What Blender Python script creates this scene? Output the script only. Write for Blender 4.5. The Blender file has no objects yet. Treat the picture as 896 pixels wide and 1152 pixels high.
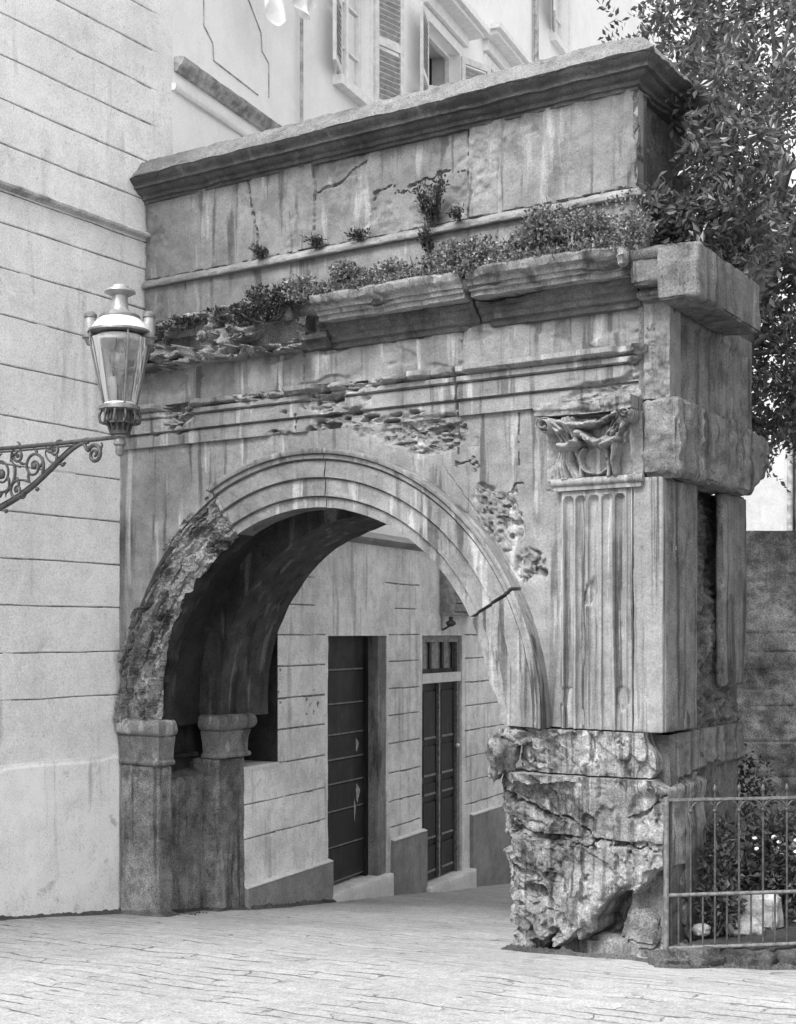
import bpy, math, random
import numpy as np
from mathutils import Vector
random.seed(7)
RNG = np.random.default_rng(11)
SC = bpy.context.scene
COL = SC.collection
R = math.radians

# ------------------------------------------------------------------ noise
def _h(ix, iy, iz, s):
    h = (ix.astype(np.int64)*374761393 + iy.astype(np.int64)*668265263 + iz.astype(np.int64)*2147483647 + s*974634777) & 0xFFFFFFFF
    h = ((h ^ (h >> 13))*1274126177) & 0xFFFFFFFF
    h = ((h ^ (h >> 16))*2246822519) & 0xFFFFFFFF
    h = h ^ (h >> 15)
    return (h & 0xFFFFFF)/float(0xFFFFFF)
def vn(x, y, z, s=0):
    x, y, z = np.broadcast_arrays(np.asarray(x, float), np.asarray(y, float), np.asarray(z, float))
    ix, iy, iz = np.floor(x), np.floor(y), np.floor(z)
    fx, fy, fz = x-ix, y-iy, z-iz
    fx = fx*fx*(3-2*fx); fy = fy*fy*(3-2*fy); fz = fz*fz*(3-2*fz)
    r = 0
    for a in (0, 1):
        for b in (0, 1):
            for c in (0, 1):
                w = (fx if a else 1-fx)*(fy if b else 1-fy)*(fz if c else 1-fz)
                r = r + w*_h(ix+a, iy+b, iz+c, s)
    return r
def fbm(x, y, z, f=1.0, o=4, s=0):
    """signed fractal noise, about -1..1"""
    t = 0; a = 1.0; n = 0
    for k in range(o):
        t = t + a*(vn(x*f+17.3*k, y*f+5.1*k, z*f+9.7*k, s+k)*2-1); n += a; a *= .5; f *= 2.07
    return t/n*1.5
def ridge(x, y, z, f=1.0, o=3, s=0):
    t = 0; a = 1.0; n = 0
    for k in range(o):
        t = t + a*(1-np.abs(vn(x*f+3.3*k, y*f+7.1*k, z*f, s+k)*2-1)); n += a; a *= .5; f *= 2.1
    return t/n
def ss(a, b, x):
    t = np.clip((x-a)/(b-a), 0, 1); return t*t*(3-2*t)
def facet(u, v, f=4.0, s=0, tilt=1.0, ang=0.0, stretch=1.0):
    """angular broken stone: every cell is a tilted plane of its own (about -1..1)"""
    c, sn = math.cos(ang), math.sin(ang)
    a = (u*c+v*sn)*f/stretch; b = (-u*sn+v*c)*f
    a = a+.25*fbm(u, v, 0*u, f*.8, 2, s+5); b = b+.25*fbm(u, v, 0*u, f*.8, 2, s+6)
    ia, ib = np.floor(a), np.floor(b); best = np.full(np.shape(a), 1e9); out = np.zeros(np.shape(a)); z0 = 0*ia
    for da in (-1, 0, 1):
        for db in (-1, 0, 1):
            ca, cb = ia+da, ib+db
            pa = ca+_h(ca, cb, z0, s+1); pb = cb+_h(ca, cb, z0, s+2)
            d = np.hypot(a-pa, b-pb)
            h = (_h(ca, cb, z0, s+3)*2-1)*.55 + tilt*((a-pa)*(_h(ca, cb, z0, s+4)*2-1)+(b-pb)*(_h(ca, cb, z0, s+7)*2-1))
            m = d < best; best = np.where(m, d, best); out = np.where(m, h, out)
    return out
def pdist(u, v, pts):
    d = np.full(np.shape(u), 1e9)
    for (x0, y0), (x1, y1) in zip(pts[:-1], pts[1:]):
        dx, dy = x1-x0, y1-y0
        t = np.clip(((u-x0)*dx+(v-y0)*dy)/(dx*dx+dy*dy+1e-12), 0, 1)
        d = np.minimum(d, np.hypot(u-x0-t*dx, v-y0-t*dy))
    return d
def crack(u, v, pts, w=.012, dep=.03, jag=.02, s=0):
    uu = u + jag*fbm(u, v, 0*u, 15, 5, s+50); vv = v + jag*fbm(u, v, 0*u, 15, 5, s+60)
    ww = w*(.15+1.7*vn(u*11, v*11, 0*u, s+70)*vn(u*27, v*27, 0*u, s+71)*1.6)
    return -dep*(1-ss(.3, 1.0, pdist(uu, vv, pts)/ww))

# ------------------------------------------------------------------ objects
def tag(o, label=None, cat=None, group=None, kind=None):
    if label: o['label'] = label
    if cat: o['category'] = cat
    if group: o['group'] = group
    if kind: o['kind'] = kind
    return o
def thing(name, label, cat, loc=(0, 0, 0), rz=0, group=None):
    o = bpy.data.objects.new(name, None); COL.objects.link(o)
    o.location = loc; o.rotation_euler = (0, 0, rz); o.empty_display_size = .2
    return tag(o, label, cat, group)
def build(name, V, F, mat, parent=None, smooth=35, loc=None):
    """V in world axes; a parent empty with a location gets the mesh shifted so that it stays in place"""
    V = np.asarray(V, float)
    if parent is not None:
        p = parent; off = np.zeros(3)
        while p is not None:
            off += np.array(p.location); p = p.parent
        V = V - off
    me = bpy.data.meshes.new(name)
    me.from_pydata(V.tolist(), [], [list(map(int, f)) for f in F])
    me.materials.append(mat)
    if smooth:
        me.polygons.foreach_set('use_smooth', [True]*len(me.polygons))
        me.update()
        if smooth < 180: me.set_sharp_from_angle(angle=R(smooth))
    me.update()
    o = bpy.data.objects.new(name, me); COL.objects.link(o)
    if parent is not None: o.parent = parent
    if loc is not None: o.location = loc
    return o
class MB:
    """collects several shells into one mesh"""
    def __init__(s): s.V = []; s.F = []; s.n = 0
    def add(s, V, F):
        V = np.asarray(V, float); s.V.append(V)
        s.F += [[int(i)+s.n for i in f] for f in F]; s.n += len(V); return s
    def box(s, x0, x1, y0, y1, z0, z1):
        V = [(x0,y0,z0),(x1,y0,z0),(x1,y1,z0),(x0,y1,z0),(x0,y0,z1),(x1,y0,z1),(x1,y1,z1),(x0,y1,z1)]
        return s.add(V, [(0,3,2,1),(4,5,6,7),(0,1,5,4),(1,2,6,5),(2,3,7,6),(3,0,4,7)])
    def obox(s, o, U, N, u0, u1, n0, n1, z0, z1):
        o, U, N = map(np.array, (o, U, N))
        pts = [(u0,n0,z0),(u1,n0,z0),(u1,n1,z0),(u0,n1,z0),(u0,n0,z1),(u1,n0,z1),(u1,n1,z1),(u0,n1,z1)]
        V = [o+U*a+N*b+np.array((0,0,c)) for a,b,c in pts]
        return s.add(V, [(0,3,2,1),(4,5,6,7),(0,1,5,4),(1,2,6,5),(2,3,7,6),(3,0,4,7)])
    def tube(s, pts, rad, n=8, cap=True):
        pts = np.asarray(pts, float); m = len(pts)
        rad = np.full(m, rad) if np.isscalar(rad) else np.asarray(rad, float)
        T = np.gradient(pts, axis=0); T /= np.linalg.norm(T, axis=1)[:, None]+1e-12
        ref = np.array((0, 0, 1.)) if abs(T[0][2]) < .9 else np.array((1., 0, 0))
        V = []
        a = np.cross(T[0], ref); a /= np.linalg.norm(a)
        for i in range(m):
            a = a - T[i]*np.dot(a, T[i]); a /= np.linalg.norm(a)+1e-12
            b = np.cross(T[i], a)
            for k in range(n):
                t = 2*math.pi*k/n; V.append(pts[i]+rad[i]*(math.cos(t)*a+math.sin(t)*b))
        F = [(i*n+k, i*n+(k+1) % n, (i+1)*n+(k+1) % n, (i+1)*n+k) for i in range(m-1) for k in range(n)]
        if cap: F += [tuple(range(n-1, -1, -1)), tuple(range((m-1)*n, m*n))]
        return s.add(V, F)
    def lathe(s, prof, c=(0, 0, 0), n=32, squash=1):
        V = []; m = len(prof)
        for r, z in prof:
            for k in range(n):
                t = 2*math.pi*k/n; V.append((c[0]+r*math.cos(t), c[1]+r*math.sin(t), c[2]+z))
        F = [(i*n+k, i*n+(k+1) % n, (i+1)*n+(k+1) % n, (i+1)*n+k) for i in range(m-1) for k in range(n)]
        F += [tuple(range(n-1, -1, -1)), tuple(range((m-1)*n, m*n))]
        return s.add(V, F)
    def sphere(s, c, r, n=12, sx=1, sy=1, sz=1, amp=0, f=3, seed=0):
        V = []; m = n
        for i in range(m+1):
            p = math.pi*i/m
            for k in range(2*n):
                t = math.pi*k/n; V.append((math.sin(p)*math.cos(t), math.sin(p)*math.sin(t), math.cos(p)))
        V = np.array(V)
        if amp: V = V*(1+amp*fbm(V[:,0]+seed, V[:,1], V[:,2], f, 3, seed))[:, None]
        V = V*np.array((sx, sy, sz))*r + np.array(c)
        F = [(i*2*n+k, i*2*n+(k+1) % (2*n), (i+1)*2*n+(k+1) % (2*n), (i+1)*2*n+k) for i in range(m) for k in range(2*n)]
        return s.add(V, F)
    def build(s, name, mat, parent=None, smooth=35):
        return build(name, np.concatenate(s.V), s.F, mat, parent, smooth)

def grid_faces(n, m, flip=False):
    i, j = np.meshgrid(np.arange(n-1), np.arange(m-1), indexing='ij')
    a = (i*m+j).ravel(); q = np.stack([a, a+1, a+m+1, a+m], 1)
    return q[:, ::-1] if flip else q
def hf(name, o, U, V, N, us, vs, hfun, back, mat, parent, smooth=40, mat2=None, fun2=None):
    """height field: front = o+U*u+V*v+N*h(u,v), closed to a flat back face `back` behind it"""
    o, U, V, N = [np.array(t, float) for t in (o, U, V, N)]
    us, vs = np.asarray(us, float), np.asarray(vs, float)
    if us.ndim == 1: us, vs = np.meshgrid(us, vs, indexing='ij')
    n, m = us.shape
    h = hfun(us, vs)
    P = o + us[..., None]*U + vs[..., None]*V + h[..., None]*N
    P = P.reshape(-1, 3)
    idx = np.arange(n*m).reshape(n, m)
    per = np.concatenate([idx[:-1, 0], idx[-1, :-1], idx[::-1, -1][:-1], idx[0, ::-1][:-1]])
    B = P[per] - N*((P[per]-o) @ N + back)[:, None]
    k = len(per); base = n*m
    F = grid_faces(n, m).tolist()
    F += [[int(per[(i+1) % k]), int(per[i]), base+i, base+(i+1) % k] for i in range(k)]
    F.append([base+i for i in range(k-1, -1, -1)])
    ob = build(name, np.concatenate([P, B]), F, mat, parent, smooth)
    if mat2 is not None:
        ob.data.materials.append(mat2); mk = fun2((us[:-1, :-1]+us[1:, 1:])/2, (vs[:-1, :-1]+vs[1:, 1:])/2).astype(int).ravel().tolist()
        ob.data.polygons.foreach_set('material_index', mk+[0]*(len(F)-len(mk)))
    return ob
def rbox(name, x0, x1, y0, y1, z0, z1, mat, parent, bev=.02, amp=.006, res=.03, f=8, s=0, warp=None, mb=None, low=0):
    """block of stone: rounded arrises, worn and uneven faces"""
    lo, hi = np.array((x0, y0, z0)), np.array((x1, y1, z1))
    d = hi-lo; nn = np.maximum(2, np.ceil(d/res).astype(int)+1)
    Vs = []; Fs = []; cnt = 0
    for ax in range(3):
        a, b = [k for k in range(3) if k != ax]
        ga, gb = np.meshgrid(np.linspace(lo[a], hi[a], nn[a]), np.linspace(lo[b], hi[b], nn[b]), indexing='ij')
        for side in (0, 1):
            P = np.zeros(ga.shape+(3,)); P[..., a] = ga; P[..., b] = gb; P[..., ax] = hi[ax] if side else lo[ax]
            Vs.append(P.reshape(-1, 3)); Fs.append(grid_faces(nn[a], nn[b], (side == 0) ^ (ax == 1) ^ False)+cnt); cnt += P.size//3
    V = np.concatenate(Vs); F = np.concatenate(Fs)
    key = np.round(V*2e4).astype(np.int64)
    _, first, inv = np.unique(key, axis=0, return_index=True, return_inverse=True)
    inv = inv.reshape(-1); V = V[first]; F = inv[F]
    bv = min(bev, d.min()*.49)
    q = np.clip(V, lo+bv, hi-bv); e = V-q; L = np.linalg.norm(e, axis=1)[:, None]
    nrm = e/np.maximum(L, 1e-9)
    wob = bv*(1+.9*fbm(V[:,0], V[:,1], V[:,2], 6, 2, s+9))[:, None]
    V = q + nrm*bv
    edge = ((np.abs(e) > bv*.5).sum(1) >= 2)[:, None]
    V = V - nrm*np.where(edge, np.maximum(wob-bv*.6, 0)*.6, 0)
    disp = amp*fbm(V[:,0], V[:,1], V[:,2], f, 4, s)
    if low: disp = disp + low*fbm(V[:,0], V[:,1], V[:,2], f*.25, 2, s+3)
    V = V + nrm*disp[:, None]
    if warp is not None: V = warp(V)
    if mb is not None: return mb.add(V, F)
    return build(name, V, F, mat, parent, 50)
def sweep(name, path, outn, prof, mat, parent, step=.02, ero=0, f=6, s=0, sub=3, smooth=35, profmod=None):
    """moulding: profile (out, z) carried along a horizontal path of (x, y); outn = outward direction at each path point (mitred)"""
    pp = []
    for (a, b), (c, d) in zip(prof[:-1], prof[1:]):
        k = max(1, int(math.hypot(c-a, d-b)/.015)) if sub else 1
        k = min(k, sub) if sub else 1
        for t in range(k): pp.append((a+(c-a)*t/k, b+(d-b)*t/k))
    pp.append(prof[-1]); pp = np.array(pp)
    pts = []; nn = []
    for i in range(len(path)-1):
        a, b = np.array(path[i], float), np.array(path[i+1], float); L = np.linalg.norm(b-a); k = max(1, int(L/step))
        for t in range(k):
            pts.append(a+(b-a)*t/k); nn.append(np.array(outn[i])*(1-t/k)+np.array(outn[i+1])*(t/k))
    pts.append(np.array(path[-1], float)); nn.append(np.array(outn[-1], float))
    pts = np.array(pts); nn = np.array(nn)
    n, m = len(pts), len(pp)
    P = np.zeros((n, m, 3))
    P[..., :2] = pts[:, None, :] + nn[:, None, :]*pp[None, :, 0, None]
    P[..., 2] = pp[None, :, 1]
    if ero:
        e = fbm(P[..., 0], P[..., 1], P[..., 2]*.8, f, 4, s)
        big = np.clip(fbm(P[..., 0], P[..., 1], P[..., 2], f*.35, 3, s+7)-.15, 0, 1)
        o = pp[None, :, 0]-pp[:, 0].min()
        amt = np.minimum(ero*(np.clip(e, -.3, 1)*.5+big*1.6), o*.9)
        amt[:, -1] = 0
        P[..., :2] -= nn[:, None, :]*amt[..., None]
        P[..., 2] -= (ero*.35*(e*.4+big))*(pp[None, :, 1] > pp[:, 1].max()-.05)
    if profmod is not None: P = profmod(P)
    F = grid_faces(n, m).tolist()
    F.append([j for j in range(m)][::-1]); F.append([(n-1)*m+j for j in range(m)])
    F += [[i*m, i*m+m-1, (i+1)*m+m-1, (i+1)*m] for i in range(n-1)]
    return build(name, P.reshape(-1, 3), F, mat, parent, smooth)

# ------------------------------------------------------------------ materials (a grey world: the place as a monochrome print shows it)
class NT:
    def __init__(s, name):
        s.m = bpy.data.materials.new(name); s.m.use_nodes = True; s.t = s.m.node_tree
        s.b = s.t.nodes['Principled BSDF']; s.pos = s.t.nodes.new('ShaderNodeNewGeometry').outputs['Position']
    def n(s, k): return s.t.nodes.new(k)
    def L(s, a, b): s.t.links.new(a, b)
    def sv(s, sock, v):
        if isinstance(v, (int, float)): sock.default_value = v
        else: s.L(v, sock)
    def math(s, op, a, b=None, c=None):
        q = s.n('ShaderNodeMath'); q.operation = op; s.sv(q.inputs[0], a)
        if b is not None: s.sv(q.inputs[1], b)
        if c is not None: s.sv(q.inputs[2], c)
        return q.outputs[0]
    def scaled(s, v, src=None):
        q = s.n('ShaderNodeVectorMath'); q.operation = 'MULTIPLY'; s.L(src or s.pos, q.inputs[0]); q.inputs[1].default_value = v
        return q.outputs[0]
    def noise(s, scale, det=4, vec=None, rough=.55, dist=0):
        q = s.n('ShaderNodeTexNoise'); s.L(vec or s.pos, q.inputs['Vector']); q.inputs['Scale'].default_value = scale
        q.inputs['Detail'].default_value = det; q.inputs['Roughness'].default_value = rough; q.inputs['Distortion'].default_value = dist
        return q.outputs['Fac']
    def mr(s, v, a, b, c=0., d=1., smooth=True):
        q = s.n('ShaderNodeMapRange'); q.interpolation_type = 'SMOOTHSTEP' if smooth else 'LINEAR'
        s.L(v, q.inputs['Value']); q.inputs['From Min'].default_value = a; q.inputs['From Max'].default_value = b
        q.inputs['To Min'].default_value = c; q.inputs['To Max'].default_value = d
        return q.outputs['Result']
    def sep(s, v=None):
        q = s.n('ShaderNodeSeparateXYZ'); s.L(v or s.pos, q.inputs[0]); return q.outputs
    def color(s, v):
        q = s.n('ShaderNodeCombineColor')
        for k in range(3): s.sv(q.inputs[k], v)
        s.L(q.outputs[0], s.b.inputs['Base Color'])
    def bump(s, h, dist=.01, strength=1.0, prev=None):
        q = s.n('ShaderNodeBump'); q.inputs['Distance'].default_value = dist; q.inputs['Strength'].default_value = strength
        s.L(h, q.inputs['Height'])
        if prev is not None: s.L(prev, q.inputs['Normal'])
        return q.outputs[0]
def stone(name, base=.42, mottle=.35, speck=.3, dark=.5, dark_at=(.56, .72), pale=.35, pale_at=(.6, .75), bump=.006, fine=.003,
          rough=.9, blotch=0., blotch_at=(.52, .62), sx=(9, 9, .55), spec=.25, seed=0., pits=0., crust=None):
    """weathered limestone: mottling, dark run-off stains, pale lime streaks, lichen blotches, grain"""
    k = NT(name)
    off = k.n('ShaderNodeVectorMath'); off.operation = 'ADD'; k.L(k.pos, off.inputs[0]); off.inputs[1].default_value = (seed*3.7, seed*1.9, seed*2.3)
    p = off.outputs[0]; k.pos = p
    v = k.math('MULTIPLY', k.mr(k.noise(1.4, 6), .25, .75, 1-mottle, 1+mottle), base)
    v = k.math('MULTIPLY', v, k.mr(k.noise(7, 5), .3, .7, 1-mottle*.55, 1+mottle*.55))
    if dark:
        st = k.mr(k.noise(1, 5, k.scaled(sx), .6, .3), *dark_at, 0, 1)
        st = k.math('MULTIPLY', st, k.mr(k.noise(.9, 3, k.scaled((1, 1, 1.2))), .35, .6, .25, 1))
        v = k.math('MULTIPLY', v, k.math('SUBTRACT', 1.0, k.math('MULTIPLY', st, dark)))
    if pale:
        st = k.mr(k.noise(1, 4, k.scaled((sx[0]*.8+.3, sx[1]*.8+.7, sx[2]*1.3)), .55, .2), *pale_at, 0, 1)
        v = k.math('ADD', v, k.math('MULTIPLY', st, pale*base))
    if blotch:
        bl = k.mr(k.noise(3.2, 7, None, .68, .4), *blotch_at, 0, 1)
        v = k.math('MULTIPLY', v, k.math('SUBTRACT', 1.0, k.math('MULTIPLY', bl, blotch)))
    g = k.noise(70, 4, None, .75)
    v = k.math('MULTIPLY', v, k.mr(g, .30, .70, 1-speck*1.5, 1+speck*1.5, False))
    cl = k.mr(k.noise(21, 5, None, .7, .2), .58, .70, 0, 1)          # small dark lichen specks and open pores
    v = k.math('MULTIPLY', v, k.math('SUBTRACT', 1.0, k.math('MULTIPLY', cl, min(.6, speck*1.5))))
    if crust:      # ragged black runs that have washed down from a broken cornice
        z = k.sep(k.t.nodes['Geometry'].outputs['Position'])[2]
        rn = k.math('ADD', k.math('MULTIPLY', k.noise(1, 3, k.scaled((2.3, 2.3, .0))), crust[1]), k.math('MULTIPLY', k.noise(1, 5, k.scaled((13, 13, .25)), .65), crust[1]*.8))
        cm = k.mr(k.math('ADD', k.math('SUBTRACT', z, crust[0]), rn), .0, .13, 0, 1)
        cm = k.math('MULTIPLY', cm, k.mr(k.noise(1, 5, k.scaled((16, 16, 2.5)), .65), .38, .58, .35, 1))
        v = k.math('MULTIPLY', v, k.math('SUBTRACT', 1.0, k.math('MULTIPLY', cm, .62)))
    if pits:
        pt = k.mr(k.noise(28, 3, None, .6), .64, .70, 0, 1)
        v = k.math('MULTIPLY', v, k.math('SUBTRACT', 1.0, k.math('MULTIPLY', pt, pits)))
    v = k.math('MAXIMUM', v, .012); v = k.math('MINIMUM', v, .86)
    k.color(v); k.b.inputs['Roughness'].default_value = rough; k.b.inputs['Specular IOR Level'].default_value = spec
    b1 = k.bump(k.noise(14, 6, None, .65), bump, 1.0)
    b2 = k.bump(g, fine, 1.0, b1)
    k.L(b2, k.b.inputs['Normal'])
    return k.m
def plain(name, v, rough=.6, metal=0, spec=.4, var=.15, scale=12, bump=.002):
    k = NT(name)
    c = k.math('MULTIPLY', k.mr(k.noise(scale, 5), .3, .7, 1-var, 1+var), v)
    c = k.math('MULTIPLY', c, k.mr(k.noise(scale*9, 3), .3, .7, 1-var*.6, 1+var*.6))
    k.color(c); k.b.inputs['Roughness'].default_value = rough; k.b.inputs['Metallic'].default_value = metal
    k.b.inputs['Specular IOR Level'].default_value = spec
    if bump: k.L(k.bump(k.noise(scale*5, 4), bump), k.b.inputs['Normal'])
    return k.m
def glassmat(name, tint=.95, refl=.12, rough=.02, dirt=.0):
    k = NT(name); t = k.t; t.nodes.remove(k.b)
    tr = k.n('ShaderNodeBsdfTransparent'); tr.inputs[0].default_value = (tint, tint, tint, 1)
    gl = k.n('ShaderNodeBsdfGlossy'); gl.inputs['Roughness'].default_value = rough; gl.inputs['Color'].default_value = (.9, .9, .9, 1)
    fr = k.n('ShaderNodeFresnel'); fr.inputs[0].default_value = 1.45
    mx = k.n('ShaderNodeMixShader'); k.L(k.math('ADD', fr.outputs[0], refl*.3), mx.inputs[0]); k.L(tr.outputs[0], mx.inputs[1]); k.L(gl.outputs[0], mx.inputs[2])
    out = [n for n in t.nodes if n.type == 'OUTPUT_MATERIAL'][0]
    if dirt:
        df = k.n('ShaderNodeBsdfDiffuse'); df.inputs[0].default_value = (.6, .6, .6, 1)
        m2 = k.n('ShaderNodeMixShader'); k.L(k.math('MULTIPLY', k.mr(k.noise(6, 4, k.scaled((6, 6, 1))), .4, .75), dirt), m2.inputs[0])
        k.L(mx.outputs[0], m2.inputs[1]); k.L(df.outputs[0], m2.inputs[2]); k.L(m2.outputs[0], out.inputs[0])
    else: k.L(mx.outputs[0], out.inputs[0])
    return k.m
def leafmat(name, v, spec=.5, rough=.4, var=.5, trans=.25):
    k = NT(name)
    g = k.n('ShaderNodeNewGeometry')
    c = k.math('MULTIPLY', k.mr(g.outputs['Random Per Island'], 0, 1, 1-var, 1+var, False), v)
    k.color(c); k.b.inputs['Roughness'].default_value = rough; k.b.inputs['Specular IOR Level'].default_value = spec
    if trans:
        tl = k.n('ShaderNodeBsdfTranslucent'); q = k.n('ShaderNodeCombineColor')
        for i in range(3): k.L(c, q.inputs[i])
        k.L(q.outputs[0], tl.inputs[0])
        mx = k.n('ShaderNodeMixShader'); mx.inputs[0].default_value = trans
        k.L(k.b.outputs[0], mx.inputs[1]); k.L(tl.outputs[0], mx.inputs[2])
        out = [n for n in k.t.nodes if n.type == 'OUTPUT_MATERIAL'][0]; k.L(mx.outputs[0], out.inputs[0])
    return k.m
def paving_mat():
    k = NT('paving_stone')
    x, y, z = k.sep()
    w = k.noise(1.1, 4); w2 = k.noise(5, 4)
    yy = k.math('ADD', y, k.math('MULTIPLY', k.math('SUBTRACT', w, .5), .22))
    yy = k.math('ADD', yy, k.math('MULTIPLY', k.math('SUBTRACT', w2, .5), .085))
    xx = k.math('ADD', x, k.math('MULTIPLY', k.math('SUBTRACT', w2, .5), .45))
    cv = k.n('ShaderNodeCombineXYZ'); k.L(xx, cv.inputs[0]); k.L(yy, cv.inputs[1])
    br = k.n('ShaderNodeTexBrick'); k.L(cv.outputs[0], br.inputs['Vector'])
    br.inputs['Scale'].default_value = 1; br.inputs['Brick Width'].default_value = .85; br.inputs['Row Height'].default_value = .155
    br.inputs['Mortar Size'].default_value = .013; br.inputs['Mortar Smooth'].default_value = .6
    br.inputs['Color1'].default_value = (.92, .92, .92, 1); br.inputs['Color2'].default_value = (1.05, 1.05, 1.05, 1); br.inputs['Mortar'].default_value = (1, 1, 1, 1)
    br.offset = .43
    J = br.outputs['Fac']
    vary = k.mr(k.noise(1, 6, k.scaled((1.6, 3.2, 1)), .66), .43, .62, .0, 1)
    Jv = k.math('MULTIPLY', J, vary)
    bw = k.n('ShaderNodeRGBToBW'); k.L(br.outputs['Color'], bw.inputs[0])
    v = k.math('MULTIPLY', bw.outputs[0], k.mr(k.noise(.8, 6), .3, .7, .285, .335))
    v = k.math('MULTIPLY', v, k.mr(k.noise(11, 6, None, .7), .3, .7, .84, 1.12))
    v = k.math('MULTIPLY', v, k.mr(k.noise(60, 4, None, .7), .28, .72, .58, 1.42, False))
    v = k.math('MULTIPLY', v, k.math('SUBTRACT', 1.0, k.math('MULTIPLY', Jv, .68)))
    sp = k.mr(k.noise(1, 4, k.scaled((6, 17, 1)), .68), .635, .675, 0, 1)     # worn hollows holding dirt
    v = k.math('MULTIPLY', v, k.math('SUBTRACT', 1.0, k.math('MULTIPLY', sp, .55)))
    k.color(v); k.b.inputs['Roughness'].default_value = .8; k.b.inputs['Specular IOR Level'].default_value = .3
    b1 = k.bump(k.math('SUBTRACT', 1.0, Jv), .02, .8)
    b2 = k.bump(k.noise(9, 6, None, .65), .010, .9, b1)
    b3 = k.bump(k.noise(40, 4, None, .7), .004, 1, b2)
    k.L(b3, k.b.inputs['Normal'])
    return k.m

M = {}
M['arch'] = stone('weathered_limestone', .185, .26, .19, .58, (.52, .63), .75, (.575, .67), .009, .0025, sx=(8, 8, .5))
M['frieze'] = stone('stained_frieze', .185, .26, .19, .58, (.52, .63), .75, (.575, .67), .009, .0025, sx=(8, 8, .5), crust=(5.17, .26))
M['string'] = stone('pale_attic_string', .185, .22, .22, .35, (.54, .68), .35, (.56, .7), .006, .003, sx=(5, 5, 3), seed=41)
M['attic'] = stone('attic_limestone', .165, .26, .20, .55, (.53, .62), .5, (.58, .66), .006, .0025, sx=(7, 7, .6), seed=2, blotch=.25)
M['arch_dark'] = stone('stained_limestone', .12, .32, .28, .5, (.5, .66), .5, (.6, .75), .008, .003, sx=(9, 9, .5), seed=4)
M['moulding'] = stone('blackened_moulding', .075, .30, .32, .45, (.5, .68), .7, (.6, .72), .006, .003, sx=(6, 6, 1.2), seed=6)
M['corona'] = stone('streaked_corona', .19, .3, .3, .65, (.48, .64), .5, (.58, .72), .006, .003, sx=(6, 6, 1.5), seed=27)
M['coping'] = stone('lichened_coping', .16, .2, .45, .2, (.55, .7), .2, (.6, .75), .006, .005, sx=(4, 4, 2), seed=7, blotch=.35)
M['return'] = stone('shaded_side_stone', .135, .34, .36, .62, (.47, .64), .6, (.6, .74), .006, .003, sx=(11, 11, .5), seed=3, blotch=.35, pits=.55)  # side faces made darker in colour to stand for their shade
M['fluted'] = stone('fluted_limestone', .215, .24, .19, .72, (.47, .60), .7, (.58, .68), .004, .0025, sx=(14, 14, .35), seed=5)
M['broken'] = stone('broken_rubble_stone', .20, .5, .45, .5, (.52, .68), .3, (.6, .74), .014, .006, sx=(5, 5, 1.5), seed=8, blotch=.55, blotch_at=(.5, .62), pits=.5)
M['pier'] = stone('rough_pier_stone', .20, .42, .40, .70, (.47, .60), .6, (.57, .70), .012, .005, sx=(15, 15, .8), seed=9, blotch=.4, blotch_at=(.52, .66), pits=.4)
M['rubble_dark'] = stone('dark_rubble_core', .10, .4, .45, .4, (.5, .65), .7, (.66, .75), .02, .008, sx=(3, 3, 3), seed=10, blotch=.5)
M['vault_shade'] = stone('vault_shade_stone', .03, .4, .35, .5, (.5, .66), 1.6, (.62, .74), .006, .003, sx=(5, 5, 1.0), seed=11)  # shade of the vault and recesses, put into the stone colour
M['rib'] = stone('rib_shade_stone', .05, .4, .35, .5, (.5, .64), 1.6, (.56, .68), .008, .004, sx=(7, 7, .8), seed=28)  # rib colour lowered to carry the shade inside the vault
M['jamb'] = stone('worn_jamb_stone', .165, .5, .5, .6, (.5, .64), .5, (.58, .7), .008, .004, sx=(10, 10, .6), seed=12, blotch=.35)
M['impost'] = stone('impost_stone', .16, .35, .35, .5, (.5, .64), 1.0, (.56, .68), .006, .003, sx=(8, 8, 2.5), seed=13)
M['plaster'] = stone('pale_lime_plaster', .72, .10, .20, .30, (.56, .72), .08, (.6, .75), .004, .002, sx=(5, 5, .5), seed=14, blotch=.12, blotch_at=(.58, .7))
M['dado'] = stone('limewashed_dado', .80, .12, .20, .35, (.55, .70), .1, (.6, .75), .004, .002, sx=(8, 8, .8), seed=15, blotch=.35, blotch_at=(.58, .66))
M['trim_pale'] = stone('weathered_string_course', .50, .25, .3, .4, (.5, .66), .1, sx=(5, 5, 5), seed=31)
M['groove'] = plain('joint_dirt_and_shadow', .20, .9, var=.4)
M['stucco'] = stone('grey_stucco', .66, .2, .26, .4, (.52, .68), .2, (.6, .75), .004, .003, sx=(7, 7, .5), seed=16, blotch=.25, blotch_at=(.58, .7), pits=.25)
M['plinth'] = stone('cement_plinth', .22, .2, .25, .5, (.58, .7), .2, (.6, .75), .003, .002, sx=(6, 6, .4), seed=17)
M['step'] = stone('worn_step_stone', .60, .12, .2, .15, (.56, .7), .1, (.6, .75), .004, .003, seed=18)
M['white'] = stone('white_stucco', .82, .05, .08, .10, (.6, .75), .04, (.6, .75), .003, .001, sx=(4, 4, .4), seed=19)
M['wtrim'] = plain('white_trim', .74, .7, var=.08)
M['trim_dark'] = plain('weathered_trim', .34, .8, var=.4, scale=9)
M['shutter'] = plain('painted_shutter', .62, .6, var=.12)
M['shutter_slat'] = plain('shutter_louvre', .40, .7, var=.2)
M['door'] = stone('dark_door_paint', .017, .7, .45, .5, (.48, .62), 2.2, (.60, .74), .002, .001, .55, sx=(22, 22, .8), spec=.3, seed=32)
M['door_edge'] = plain('worn_door_edges', .17, .5, var=.4, scale=20)
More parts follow.
